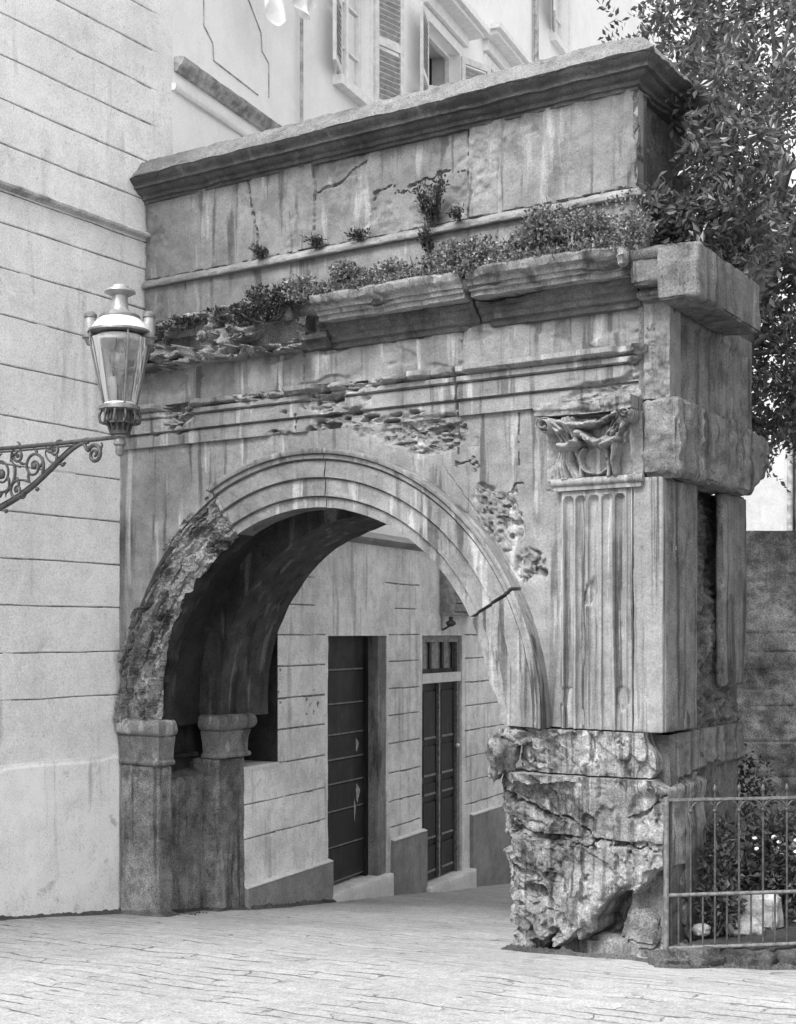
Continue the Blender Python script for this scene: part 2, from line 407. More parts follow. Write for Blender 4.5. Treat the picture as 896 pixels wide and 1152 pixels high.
M['reveal'] = stone('stained_reveal_plaster', .20, .3, .3, .6, (.5, .64), .5, (.6, .72), .004, .003, sx=(5, 5, 1.2), seed=20)
M['iron'] = plain('wrought_iron', .06, .55, .3, .5, var=.4, scale=25)
M['iron_pale'] = plain('rusty_painted_iron', .13, .55, .2, .5, var=.35, scale=25)
M['lampmetal'] = plain('zinc_lamp_metal', .33, .38, .45, .5, var=.18, scale=14)
M['lampdark'] = plain('lamp_rim_metal', .16, .45, .4, .5, var=.25, scale=20)
M['porcelain'] = plain('white_enamel', .62, .3, 0, .5, var=.05)
M['glass'] = glassmat('lantern_glass', .95, .04, .03, .10)
M['pane'] = glassmat('window_pane', .75, .25, .02, .1)
M['dark_in'] = plain('dark_interior', .03, .9, var=.2)
M['curtain'] = plain('white_curtain', .70, .9, var=.08)
M['cloth'] = plain('white_cloth', .78, .9, var=.06)
M['wood'] = plain('grey_slatted_wood', .20, .8, var=.3, scale=16)
M['garden_wall'] = stone('mossy_garden_wall', .22, .5, .5, .35, (.5, .66), .4, (.6, .74), .02, .007, sx=(3, 3, 1.5), seed=21, blotch=.45, blotch_at=(.46, .62))
M['far_plaster'] = stone('streaked_far_plaster', .62, .12, .12, .3, (.5, .64), .2, (.6, .7), .003, .002, sx=(2.2, 2.2, .15), seed=22)
M['kerb'] = stone('mossy_kerb', .085, .5, .5, .4, (.5, .66), .5, (.6, .72), .02, .008, sx=(4, 4, 3), seed=23, blotch=.6, blotch_at=(.5, .6))
M['grit'] = stone('damp_grit', .07, .5, .6, 0, pale=0, bump=.02, fine=.01, seed=33)
M['soil'] = stone('garden_soil', .05, .4, .4, 0, pale=0, bump=.03, fine=.01, seed=24)
M['whitestone'] = stone('pale_garden_stone', .34, .3, .3, .4, pale=.2, bump=.012, fine=.005, seed=25, blotch=.35)
M['paving'] = paving_mat()
M['leaf_tree'] = leafmat('tree_leaves', .095, .6, .30, .5, .3)
M['leaf_ivy'] = leafmat('ledge_leaves', .15, .75, .45, .7, .25)
M['leaf_dark'] = leafmat('dark_leaves', .05, .4, .5, .6, .2)
M['flower'] = plain('white_petals', .8, .8, var=.05)
M['bark'] = stone('bark', .09, .3, .3, .5, pale=0, bump=.02, fine=.006, sx=(14, 14, 1.2), seed=26)
M['chalk'] = plain('chalk_smear', .32, .9, var=.4, scale=25, bump=0)
M['brass'] = plain('pale_knob', .7, .3, .3, .5, var=.1)

X0, Y0, Z0 = (1, 0, 0), (0, 1, 0), (0, 0, 1)
def ar(a, b, step): return np.linspace(a, b, max(2, int(round(abs(b-a)/step))+1))

# ================================================================== GROUND
def gz(x, y):
    x, y = np.asarray(x, float), np.asarray(y, float)
    yn = np.minimum(y+1.5, 0); yp = np.maximum(y, -1.5)
    far = np.maximum(yp-14, 0)
    return .045*np.clip(x, -12, 6) - .13*(yp-far) - .05*np.maximum(yn, -12)
def ground():
    xs = np.concatenate([np.linspace(-400, -12, 14)[:-1], ar(-12, 9, .09), np.linspace(9, 400, 14)[1:]])
    ys = np.concatenate([np.linspace(-400, -11, 14)[:-1], ar(-11, 10, .09), np.linspace(10, 400, 16)[1:]])
    x, y = np.meshgrid(xs, ys, indexing='ij')
    z = gz(x, y) + .012*fbm(x, y, 0*x, .9, 3, 3) + .006*fbm(x, y, 0*x, 4, 2, 5)
    P = np.stack([x, y, z], -1).reshape(-1, 3)
    o = build('paved_ground', P, grid_faces(*x.shape, True), M['paving'], None, 180)
    tag(o, 'worn pale stone paving of the sloping street under the arch', 'ground', kind='structure')
ground()

# ================================================================== THE ARCH
XC, ZC, RI, RO = -3.28, 1.78, 1.81, 2.32
A = thing('roman_arch', 'weathered stone Roman arch with one fluted pilaster and a broken cornice, standing across the street', 'arch', (-2.8, .9, -.3))

def spandrel(us, vs):
    x, z = us, vs; o0 = 0*x
    h = .010*fbm(x, z, o0, 1.6, 3, 1) + .003*fbm(x, z, o0, 14, 3, 2)
    # plaster broken away above the arch and beside the archivolt
    def patch(cx, cz, rx, rz, ang, s):
        c, sn = math.cos(ang), math.sin(ang); u = (x-cx)*c+(z-cz)*sn; v = -(x-cx)*sn+(z-cz)*c
        return 1-ss(.75, 1.05, np.hypot(u/rx, v/rz)+.35*fbm(x, z, o0, 5, 3, s))
    m = np.maximum(patch(-2.15, 4.12, .55, .16, -.15, 11), patch(-1.42, 3.42, .30, .18, -1.0, 12))
    m = np.maximum(m, patch(-1.15, 3.02, .17, .13, .5, 13)*1.0)
    rgh = -.024 + .018*facet(x, z, 19, 21, .9, .6) + .02*(ridge(x, z, o0, 13, 4, 21)-.6) + .014*fbm(x, z, o0, 34, 4, 22) - .03*ss(.66, .72, vn(x*16, z*24, o0, 23))
    h = h*(1-m) + m*rgh
    h += crack(x, z, [(-1.20, 3.68), (-1.31, 3.62), (-1.47, 3.54), (-1.60, 3.48)], .012, .03, .05, 1)
    h += crack(x, z, [(-1.60, 3.85), (-1.68, 3.87), (-1.80, 3.85)], .011, .03, .06, 2)
    h += crack(x, z, [(-1.02, 2.97), (-1.10, 2.99), (-1.2, 2.90)], .035, .05, .05, 3)
    h += crack(x, z, [(-1.24, 4.25), (-1.24, 3.83)], .008, .03, .006, 4)
    h += crack(x, z, [(-1.79, 4.25), (-1.80, 3.95)], .008, .03, .006, 5)
    h += crack(x, z, [(-1.93, 3.86), (-1.55, 3.37), (-1.31, 3.02)], .008, .014, .006, 6)
    h += crack(x, z, [(-2.3, 4.2), (-2.05, 4.16), (-1.75, 4.2)], .03, .05, .04, 7)
    h += crack(x, z, [(-1.0, 3.6), (-.9, 3.59)], .006, .012, .01, 8)
    return h
tt = np.linspace(math.pi, 0, 460)
xs = np.concatenate([[-5.62], XC+2.28*np.cos(tt), np.linspace(-.99, -.24, 70)])
zb = np.concatenate([[ZC-.1], ZC+2.28*np.sin(tt), np.full(70, 1.74)])
zt = 4.27
fr = np.linspace(0, 1, 230)
us = np.repeat(xs[:, None], 230, 1); vs = zb[:, None]*(1-fr)+zt*fr
hf('spandrel_wall', (0, 0, 0), X0, Z0, (0, -1, 0), us, vs, spandrel, .6, M['arch'], A, 60)

# --- archivolt: profile carried round the half circle; each voussoir group is a part of its own
AP = [(1.81, -.20), (1.81, .030), (1.895, .030), (1.898, .016), (1.906, .016), (1.909, .062), (2.055, .062), (2.058, .046), (2.067, .046), (2.07, .092), (2.212, .092), (2.215, .072), (2.226, .072), (2.23, .118), (2.262, .122), (2.265, .108), (2.272, .108), (2.275, .148), (2.30, .158), (2.315, .156), (2.32, 0.0), (2.32, -.2)]
def prof_arr():
    pp = []
    for (a, b), (c, d) in zip(AP[:-1], AP[1:]):
        k = max(1, int(math.hypot(c-a, d-b)/.012))
        for t in range(k): pp.append((a+(c-a)*t/k, b+(d-b)*t/k))
    pp.append(AP[-1]); return np.array(pp)
PP = prof_arr()
def voussoir(name, t0, t1, mat, broken=False, s=0, label=None):
    ths = np.linspace(R(t0), R(t1), int(abs(t1-t0)*(4.5 if broken else 3.2))+2)
    n, m = len(ths), len(PP)
    th = np.repeat(ths[:, None], m, 1); r = np.repeat(PP[None, :, 0], n, 0).copy(); h = np.repeat(PP[None, :, 1], n, 0).copy()
    x = XC+r*np.cos(th); z = ZC+r*np.sin(th); o0 = 0*x
    wear = .006*fbm(x, z, h*3, 7, 4, s) + .003*fbm(x, z, h, 30, 2, s+4)
    front = h > -.15
    if broken:
        front2 = (h > -.02)
        d = ss(R(117.6), R(119.5), th+.03*fbm(x, z, o0, 8, 3, s))*(1-ss(R(176), R(184), th)*.2)
        # flakes torn off along the curve
        tw = th*2.1
        rg = -.012 + .07*facet(tw, r, 6, s+31, 1.1, .18, 3.5) + .05*facet(tw, r, 15, s+34, 1.1, .15, 4.5) + .02*facet(tw, r, 26, s+35, 1.1, .1, 3) + .010*fbm(x, z, o0, 36, 3, s+33)
        rg -= .07*ss(2.22, 2.32, r)*(1-ss(R(150), R(165), th))
        rg += .02*ss(R(150), R(172), th)
        h = np.where(front2, h*(1-.55*d)+(rg-.03)*d, h)
        inner = (r < 1.83)
        r = r + np.where(inner, d*(-.01+.03*fbm(x, z, o0, 5, 3, s+40)), 0)
    else:
        h = h + np.where(front, wear, 0)
        r = r + np.where(r < 1.9, .004*fbm(x, z, o0, 6, 2, s+9), 0)
        if t0 < 5:   # ragged foot of the last block, eaten away on the inside
            ch = (1-ss(R(1.), R(11), th+.02*fbm(x, z, o0, 9, 3, s+5)))
            r = r + ch*.10*np.clip((2.1-r)/.29, 0, 1)*(1+.4*fbm(x, z, o0, 10, 2, s+6))
            wv = 1-ss(R(4), R(24), th)
            h = np.where(h > 0, h*(1-.0*wv), h)
            h = h + np.where(front, -.02*wv*(r < 1.95)*1.0, 0)
    x = XC+r*np.cos(th); z = ZC+r*np.sin(th)
    P = np.stack([x, -h, z], -1).reshape(-1, 3)
    F = grid_faces(n, m).tolist() + [list(range(m))[::-1], [(n-1)*m+j for j in range(m)]]
    F += [[i*m, i*m+m-1, (i+1)*m+m-1, (i+1)*m] for i in range(n-1)]
    o = build(name, P, F, mat, A, 40)
    o.data.materials.append(M['vault_shade'] if broken else M['arch_dark'])      # the underside has its shade put into the colour
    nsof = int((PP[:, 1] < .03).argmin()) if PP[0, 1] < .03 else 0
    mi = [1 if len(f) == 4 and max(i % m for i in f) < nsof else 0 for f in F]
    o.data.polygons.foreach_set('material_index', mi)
    if label: o['label'] = label
voussoir('voussoir', -1.2, 26.6, M['fluted'], s=1)
voussoir('voussoir', 27.4, 84.6, M['arch'], s=2)
voussoir('voussoir', 84.9, 117.3, M['arch'], s=3)
voussoir('voussoir', 117.4, 184, M['broken'], True, s=4, label='torn voussoirs with their mouldings broken off')

# --- vault behind the archivolt
def barrel(name, y0, y1, ri, ro, mat, s):
    ths = np.linspace(R(-5), R(185), 160); prof = []
    ys = ar(y0, y1, .05)
    prof = [(ro, y0)]+[(ri+(ro-ri)*(1-t), y0) for t in np.linspace(0, 1, 6)[1:]]+[(ri, y) for y in ys[1:]]+[(ro, y1)]
    prof = np.array(prof); n, m = len(ths), len(prof)
    th = np.repeat(ths[:, None], m, 1); r = np.repeat(prof[None, :, 0], n, 0); y = np.repeat(prof[None, :, 1], n, 0)
    x = XC+r*np.cos(th); z = ZC+r*np.sin(th)
    w = .016*fbm(x, y, z, 4, 4, s); r = r + np.where(r < ri+.05, w, 0); y = y + .4*w
    x = XC+r*np.cos(th); z = ZC+r*np.sin(th)
    P = np.stack([x, y, z], -1).reshape(-1, 3)
    F = grid_faces(n, m).tolist()+[list(range(m))[::-1], [(n-1)*m+j for j in range(m)]]
    F += [[i*m, i*m+m-1, (i+1)*m+m-1, (i+1)*m] for i in range(n-1)]
    build(name, P, F, mat, A, 40)
barrel('vault_panel', .18, .90, 2.06, 2.40, M['vault_shade'], 5)
barrel('vault_rib', .86, 1.66, 1.81, 2.30, M['rib'], 6)

# --- masonry behind the faces
mb = MB()
def arch_slab(mb, y0, y1, r, x0, x1, zb, zt, n=80):
    t = np.linspace(math.pi, 0, n); X = np.concatenate([[x0], XC+r*np.cos(t), [x1]]); Zb = np.concatenate([[zb], ZC+r*np.sin(t), [zb]])
    X[0] = min(x0, X[1]-.01); V = []; F = []
    V = [(a, y, b) for y in (y0, y1) for a, b in zip(X, Zb)] + [(a, y, zt) for y in (y0, y1) for a in X]
    k = len(X)
    for i in range(k-1):
        F += [(i, i+1, 2*k+i+1, 2*k+i), (k+i+1, k+i, 3*k+i, 3*k+i+1), (i, k+i, k+i+1, i+1), (2*k+i, 2*k+i+1, 3*k+i+1, 3*k+i)]
    F += [(0, 2*k, 3*k, k), (k-1, 2*k-1, 4*k-1, 3*k-1)]
    mb.add(V, F)
arch_slab(mb, 1.60, 1.88, 2.12, -5.60, -.30, 1.70, 4.26)
mb.build('rear_face', M['arch_dark'], A)
mb = MB()
arch_slab(mb, .55, 1.62, 2.24, -5.60, -.26, 1.70, 4.25)
mb.box(-5.60, -.02, .06, 1.86, 4.24, 5.30)
mb.box(-5.60, -.42, .40, 1.55, 5.28, 6.98)
mb.build('masonry_core', M['rubble_dark'], A)

# --- architrave (three fasciae and a crown), much of it broken
def architrave(us, vs):
    x, z = us, vs; o0 = 0*x
    h = np.where(z < 4.40, .030, np.where(z < 4.535, .058, np.where(z < 4.59, .086, .086+.06*ss(4.59, 4.62, z))))
    for q_ in (4.394, 4.529, 4.586): h = h - .022*(np.abs(z-q_) < .0065)
    dm = ss(-.02, .35, fbm(x*.9, z*1.6, o0, 1.8, 4, 41)+.50*ss(-1.6, -2.6, x)*ss(-5.3, -4.6, x)-.12)
    zlow = .6+.6*ss(4.36, 4.5, z)
    chew = -.03 - .03*ridge(x*1.0, z*3.0, o0, 6, 4, 42) + .03*facet(x, z*2.4, 15, 43) + .03*(vn(x*4, z*42, o0, 39)-.5) + .016*fbm(x, z*2, o0, 30, 3, 43)
    h = h - dm*zlow*(h*.55) + dm*zlow*chew*.7
    hole = ss(.60, .68, vn(x*10, z*26, o0, 44))*ss(-1.5, -2.2, x)
    h -= .10*hole*np.clip(dm*1.3, 0, 1)
    h += .004*fbm(x, z, o0, 12, 3, 45)
    edge = ss(.55, .8, vn(x*7, z*2, o0, 46))*(z > 4.585)      # crown nibbled
    h -= edge*.06
    h -= .09*ss(-.24, -.12, x+.06*fbm(x, z, o0, 10, 3, 47))
    h += crack(x, z, [(-1.79, 4.2), (-1.78, 4.75)], .010, .05, .006, 48)
    h += crack(x, z, [(-3.45, 4.3), (-3.43, 4.42)], .010, .04, .006, 49)
    return h
hf('architrave', (0, 0, 0), X0, Z0, (0, -1, 0), ar(-5.60, -.13, .009), np.concatenate([[4.268], ar(4.275, 4.655, .007), [4.66]]), architrave, .25, M['arch'], A, 50)
def frieze(us, vs):
    x, z = us, vs; o0 = 0*x
    h = .012*fbm(x, z, o0, 1.5, 3, 51) + .004*fbm(x, z, o0, 12, 3, 52)
    for j in (-1.77, -3.38): h += crack(x, z, [(j, 4.6), (j+.01, 5.1)], .010, .03, .006, 53)
    h -= .02*ss(.1, .3, fbm(x, z*2, o0, 3, 3, 54))
    return h
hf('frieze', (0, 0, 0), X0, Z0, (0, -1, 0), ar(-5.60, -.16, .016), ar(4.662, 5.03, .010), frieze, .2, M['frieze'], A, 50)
# rough broken quoin at the corner, architrave to frieze
def quoin(us, vs):
    x, z = us, vs; o0 = 0*x
    rg = .03*fbm(x, z, o0, 9, 4, 61) + .03*(ridge(x, z, o0, 11, 3, 62)-.5)
    up = ss(4.75, 4.85, z)
    return .02+rg*(1-up*.6)
hf('corner_quoin', (0, 0, 0), X0, Z0, (0, -1, 0), ar(-.162, .045, .008), ar(4.255, 5.0, .009), quoin, .20, M['arch'], A, 60)
def sidefrieze(us, vs):
    y, z = us, vs; o0 = 0*y
    h = .008*fbm(y, z, o0, 2, 3, 71) + .004*fbm(y, z, o0, 14, 3, 72)
    h -= .02*ss(.10, .13, y)*(1-ss(1.80, 1.83, y))*(1-ss(4.86, 4.89, z))
    h += .02*fbm(y, z, o0, 12, 3, 73)*(1-ss(.05, .22, y))
    return h
hf('side_frieze', (.04, 0, 0), Y0, Z0, X0, ar(-.01, 1.96, .014), ar(4.25, 5.02, .012), sidefrieze, .25, M['return'], A, 50)

# --- unfinished impost block over the side pilasters
def wimp(V):
    V = V.copy(); t = ss(1.75, 2.2, V[:,1])
    V[:,2] += t*.16*(1-ss(3.66, 4.2, V[:,2]))          # chipped far lower end
    V[:,0] -= .10*ss(1.7, 2.2, V[:,1])*(1-ss(3.66, 4.0, V[:,2]))
    V[:,2] -= .05*ss(1.2, 2.2, V[:,1])*ss(3.9, 4.2, V[:,2])
    return V
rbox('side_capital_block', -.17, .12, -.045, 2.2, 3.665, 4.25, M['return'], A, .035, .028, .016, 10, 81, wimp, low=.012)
# --- cornice
CP = [(-.02, 4.96), (.06, 4.98), (.10, 5.03), (.13, 5.05), (.14, 5.10), (.25, 5.165), (.265, 5.20), (.30, 5.21), (.305, 5.235), (.325, 5.24), (.33, 5.285), (.365, 5.30), (.37, 5.345), (.30, 5.37), (-.30, 5.38)]
BP = [(-.02, 4.965), (.05, 4.98), (.07, 5.03), (.12, 5.055), (.125, 5.10), (-.05, 5.12)]
def cpiece(name, x0, x1, mat, prof, s, ero=.05, tilt=0, drop=0):
    def pm(P):
        P[..., 2] += tilt*(P[..., 0]-x0)+drop; return P
    sweep(name, [(x0, 0), (x1, 0)], [(0, -1), (0, -1)], prof, mat, A, .010, ero, 7, s, 4, 40, pm)
CPU = [(-.30, 5.165), (.20, 5.165), (.235, 5.168), (.24, 5.205), (.268, 5.208), (.275, 5.24), (.30, 5.243), (.31, 5.27), (.355, 5.295), (.375, 5.345), (.37, 5.36), (.29, 5.385), (-.30, 5.39)]
BPL = [(-.02, 4.955), (.025, 4.965), (.035, 5.00), (.065, 5.015), (.07, 5.055), (.095, 5.075), (.105, 5.11), (.13, 5.125), (.135, 5.163), (-.02, 5.163)]
cpiece('cornice', -3.04, -1.60, M['corona'], CPU, 91, .045, .004, -.005)
cpiece('cornice', -1.55, -.185, M['corona'], CPU, 92, .045, -.006, .005)
cpiece('bed_moulding', -3.04, -1.585, M['moulding'], BPL, 98, .05)
cpiece('bed_moulding', -1.565, -.185, M['moulding'], BPL, 99, .05)
cpiece('bed_moulding', -3.36, -3.045, M['moulding'], BP, 93, .03)
# corner block of the cornice, broken along the front
rbox('corner_cornice_block', .06, .375, -.33, 1.13, 4.905, 5.305, M['return'], A, .028, .014, .016, 8, 94,
     lambda V: np.stack([V[:,0], V[:,1], V[:,2]+.05*ss(.06, .2, .3-V[:,0])*(V[:,2] < 5.1)*ss(.1,.3,V[:,1])*0+.0*V[:,2]], 1))
def wcc(V):
    V = V.copy(); t = (V[:,2]-5.02)/.28
    V[:,1] -= 0
    V[:,0] += .10*(t)*ss(-.02, .12, V[:,0])            # slanting break towards the corner
    return V
rbox('corner_cornice_stone', -.182, .10, -.255, .5, 5.06, 5.315, M['arch_dark'], A, .03, .014, .014, 9, 95, wcc)
rbox('corner_bed_stone', -.183, .05, -.16, .5, 4.975, 5.055, M['arch_dark'], A, .03, .012, .014, 9, 96)
mb = MB(); mb.sphere((-.21, -.30, 5.27), .075, 12, .55, 1, 1.0, .35, 2.5, 5); mb.build('broken_end', M['broken'], A)
o_ = A.children[-1]; o_['label'] = 'pale fresh break at the right end of the cornice'
# ledge top behind the cornice
rbox('ledge', -3.2, .30, -.28, .42, 5.22, 5.335, M['rubble_dark'], A, .03, .02, .05, 6, 97)
# rubble where the left half of the cornice has fallen
def rubble(us, vs):
    x, z = us, vs; o0 = 0*x
    t = (z-4.985)/.50
    st = vn(x*6+2*vn(x*5, z*5, o0, 101), z*9, o0, 102)
    h = .12 - .16*t + .09*facet(x, z*1.4, 9, 103, 1.1) + .05*facet(x, z, 20, 109, 1.0) + .08*(ridge(x, z*1.5, o0, 4.2, 4, 103)-.55) + .03*fbm(x, z, o0, 20, 3, 104)
    h += .06*ss(.45, .6, st)
    h -= .22*ss(.58, .64, vn(x*3.7, z*8, o0, 105))
    end = ss(-5.2, -4.95, x); h = h*end - .02*(1-end)
    return np.maximum(h, -.08)
hf('rubble_course', (0, 0, 0), X0, Z0, (0, -1, 0), ar(-5.60, -3.30, .010), ar(4.985, 5.50, .010), rubble, .5, M['broken'], A, 70)
A.children[-1]['label'] = 'bare rubble where the left half of the cornice has fallen'
rbox('cornice_remnant', -5.58, -5.02, -.20, .3, 5.075, 5.20, M['moulding'], A, .03, .02, .02, 8, 106)
rbox('cornice_remnant', -5.58, -5.04, -.26, .3, 5.24, 5.345, M['moulding'], A, .03, .02, .02, 8, 107)
rbox('cornice_remnant', -5.58, -4.62, -.17, .2, 4.99, 5.04, M['moulding'], A, .02, .012, .02, 8, 108)
# --- attic
def att_base(us, vs):
    x, z = us, vs; o0 = 0*x
    h = .008*fbm(x, z, o0, 1.4, 3, 111)+.003*fbm(x, z, o0, 12, 3, 112)
    h = h + .012
    h += crack(x, z, [(-5.05, 5.3), (-5.07, 5.92)], .008, .03, .004, 113)
    h += crack(x, z, [(-.85, 5.9), (-.83, 6.0)], .008, .02, .01, 114)
    return h
hf('attic_base', (0, .35, 0), X0, Z0, (0, -1, 0), ar(-5.60, -.36, .016), ar(5.33, 5.92, .012), att_base, .25, M['attic'], A, 50)
sweep('attic_string', [(-5.60, .35), (-.375, .35), (-.375, 1.5)], [(0, -1), (1, -1), (1, 0)], [(-.05, 5.915), (.058, 5.918), (.066, 5.928), (.064, 5.955), (.012, 6.003), (-.05, 6.006)], M['string'], A, .012, .018, 9, 116, 3, 40)
def att_wall(us, vs):
    x, z = us, vs; o0 = 0*x
    jx = [-4.27, -3.51, -1.90, -.95]
    h = .007*fbm(x, z, o0, 1.7, 3, 121)+.003*fbm(x, z, o0, 14, 3, 122)
    off = np.select([x < -4.25, x < -3.51, x < -1.90], [.004, .018, -.008], .014); h = h + off
    h += crack(x, z, [(-3.51, 5.99), (-3.51, 6.8)], .007, .03, .003, 123)
    h += crack(x, z, [(-1.90, 5.99), (-1.90, 6.8)], .007, .03, .003, 124)
    h += crack(x, z, [(-4.30, 6.80), (-4.23, 6.45), (-4.17, 6.32), (-4.16, 6.0)], .013, .04, .015, 125)
    h += crack(x, z, [(-2.95, 6.71), (-3.06, 6.67), (-3.21, 6.58), (-3.49, 6.52)], .010, .03, .015, 126)
    h += crack(x, z, [(-2.87, 6.36), (-2.68, 6.41), (-2.57, 6.35), (-2.41, 6.41), (-2.18, 6.43), (-1.94, 6.44)], .014, .035, .05, 127)
    pm = ss(.05, .25, fbm(x, z, o0, 2.4, 4, 128)+.9*(1-ss(.3, .8, np.hypot((x+2.35)/.75, (z-6.2)/.35)))-.45)
    h -= pm*(.014+.01*fbm(x, z, o0, 22, 3, 129))
    h += crack(x, z, [(-5.58, 6.004), (-4.6, 6.004), (-3.5, 6.008), (-.4, 6.004)], .010, .03, .008, 130)
    h -= .03*ss(-.44, -.36, x)*ss(.3, .7, vn(x*5, z*7, o0, 131))
    return h
hf('attic_wall', (0, .35, 0), X0, Z0, (0, -1, 0), ar(-5.60, -.37, .012), ar(6.0, 6.79, .010), att_wall, .2, M['attic'], A, 50)
def att_side(us, vs):
    y, z = us, vs; o0 = 0*y
    h = .05*(ridge(y, z, o0, 7, 4, 141)-.55)+.02*fbm(y, z, o0, 20, 3, 142)
    return h*(.25+.75*(1-ss(.60, .64, y))) - .10*ss(.58, .66, y+.05*fbm(y, z, o0, 6, 2, 143))
hf('attic_side', (-.385, 0, 0), Y0, Z0, X0, ar(.352, 1.55, .012), ar(5.33, 6.80, .012), att_side, .2, M['rubble_dark'], A, 60)
ACP = [(-.06, 6.765), (.025, 6.772), (.03, 6.80), (.055, 6.803), (.06, 6.835), (.10, 6.85), (.12, 6.875), (.122, 6.885), (.16, 6.888), (.165, 6.915), (.205, 6.95), (.222, 6.975), (.19, 6.985)]
d2 = 1.0
sweep('attic_cornice', [(-5.62, .35), (-.37, .35), (-.37, 1.75)], [(0, -1), (1, -1), (1, 0)], ACP, M['moulding'], A, .012, .035, 7, 151, 4, 40)
ACT = [(.19, 6.972), (.226, 6.985), (.205, 7.02), (.05, 7.185), (.0, 7.205), (-.6, 7.21)]
def copemod(P):
    P[..., 2] += .008*fbm(P[..., 0], P[..., 1], P[..., 2], 5, 3, 153); return P
sweep('coping', [(-5.62, .35), (-.37, .35), (-.37, 1.75)], [(0, -1), (1, -1), (1, 0)], ACT, M['coping'], A, .014, .03, 9, 152, 8, 50, copemod)
# --- fluted pilaster
def pil(us, vs):
    x, z = us, vs; o0 = 0*x
    h = .055 + .004*fbm(x, z, o0, 3, 3, 161)+.002*fbm(x, z, o0, 20, 2, 162)
    wear = .75+.35*fbm(x, z*.4, o0, 4, 3, 163)
    for c, w in ((-.775, .042), (-.672, .043), (-.560, .044), (-.450, .044), (-.343, .042)):
        zz = np.maximum(z-3.505, 0)
        d = np.hypot(x-c, zz)/w
        h -= .056*np.clip(1-d*d, 0, 1)**.5*np.clip(wear, .4, 1)
    h -= .05*ss(-.83, -.855, x)
    h -= .018*ss(-.292, -.282, x)*(1-ss(-.262, -.252, x))
    h -= .035*ss(.72, .85, vn(x*9, z*5, o0, 164))*ss(2.3, 1.75, z)
    q = np.hypot((x+.60)/.05, (z-2.79)/.10)+.4*fbm(x, z, o0, 14, 2, 165); h -= .03*(1-ss(.7, 1.1, q))
    return h
hf('fluted_pilaster', (0, 0, 0), X0, Z0, (0, -1, 0), ar(-.865, -.245, .005), ar(1.735, 3.585, .012), pil, .12, M['fluted'], A, 40)
rbox('corner_shaft', -.243, 0, -.05, .70, 1.725, 3.66, M['fluted'], A, .012, .005, .02, 7, 171, low=.004)
# side pilasters and the hollow between them
def hollow(us, vs):
    y, z = us, vs; o0 = 0*y
    return -.13+.12*(ridge(y, z, o0, 6, 5, 172)-.55)+.03*fbm(y, z, o0, 22, 3, 173)+.08*ss(2.1, 1.75, z)*vn(y*5, z*5, o0, 174)-.10*ss(2.6, 3.2, z)
hf('broken_core', (0, 0, 0), Y0, Z0, X0, ar(.60, 1.92, .014), ar(1.60, 3.68, .014), hollow, .5, M['rubble_dark'], A, 60)
def wsp(V):
    V = V.copy(); V[:,1] -= .06*ss(2.3, 2.05, V[:,2])*(V[:,1]-1.3)
    return V
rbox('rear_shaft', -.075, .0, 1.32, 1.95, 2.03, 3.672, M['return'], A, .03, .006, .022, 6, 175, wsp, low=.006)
rbox('side_shaft_face', -.2, .006, .02, .68, 1.728, 3.655, M['return'], A, .008, .005, .02, 7, 176, low=.003)
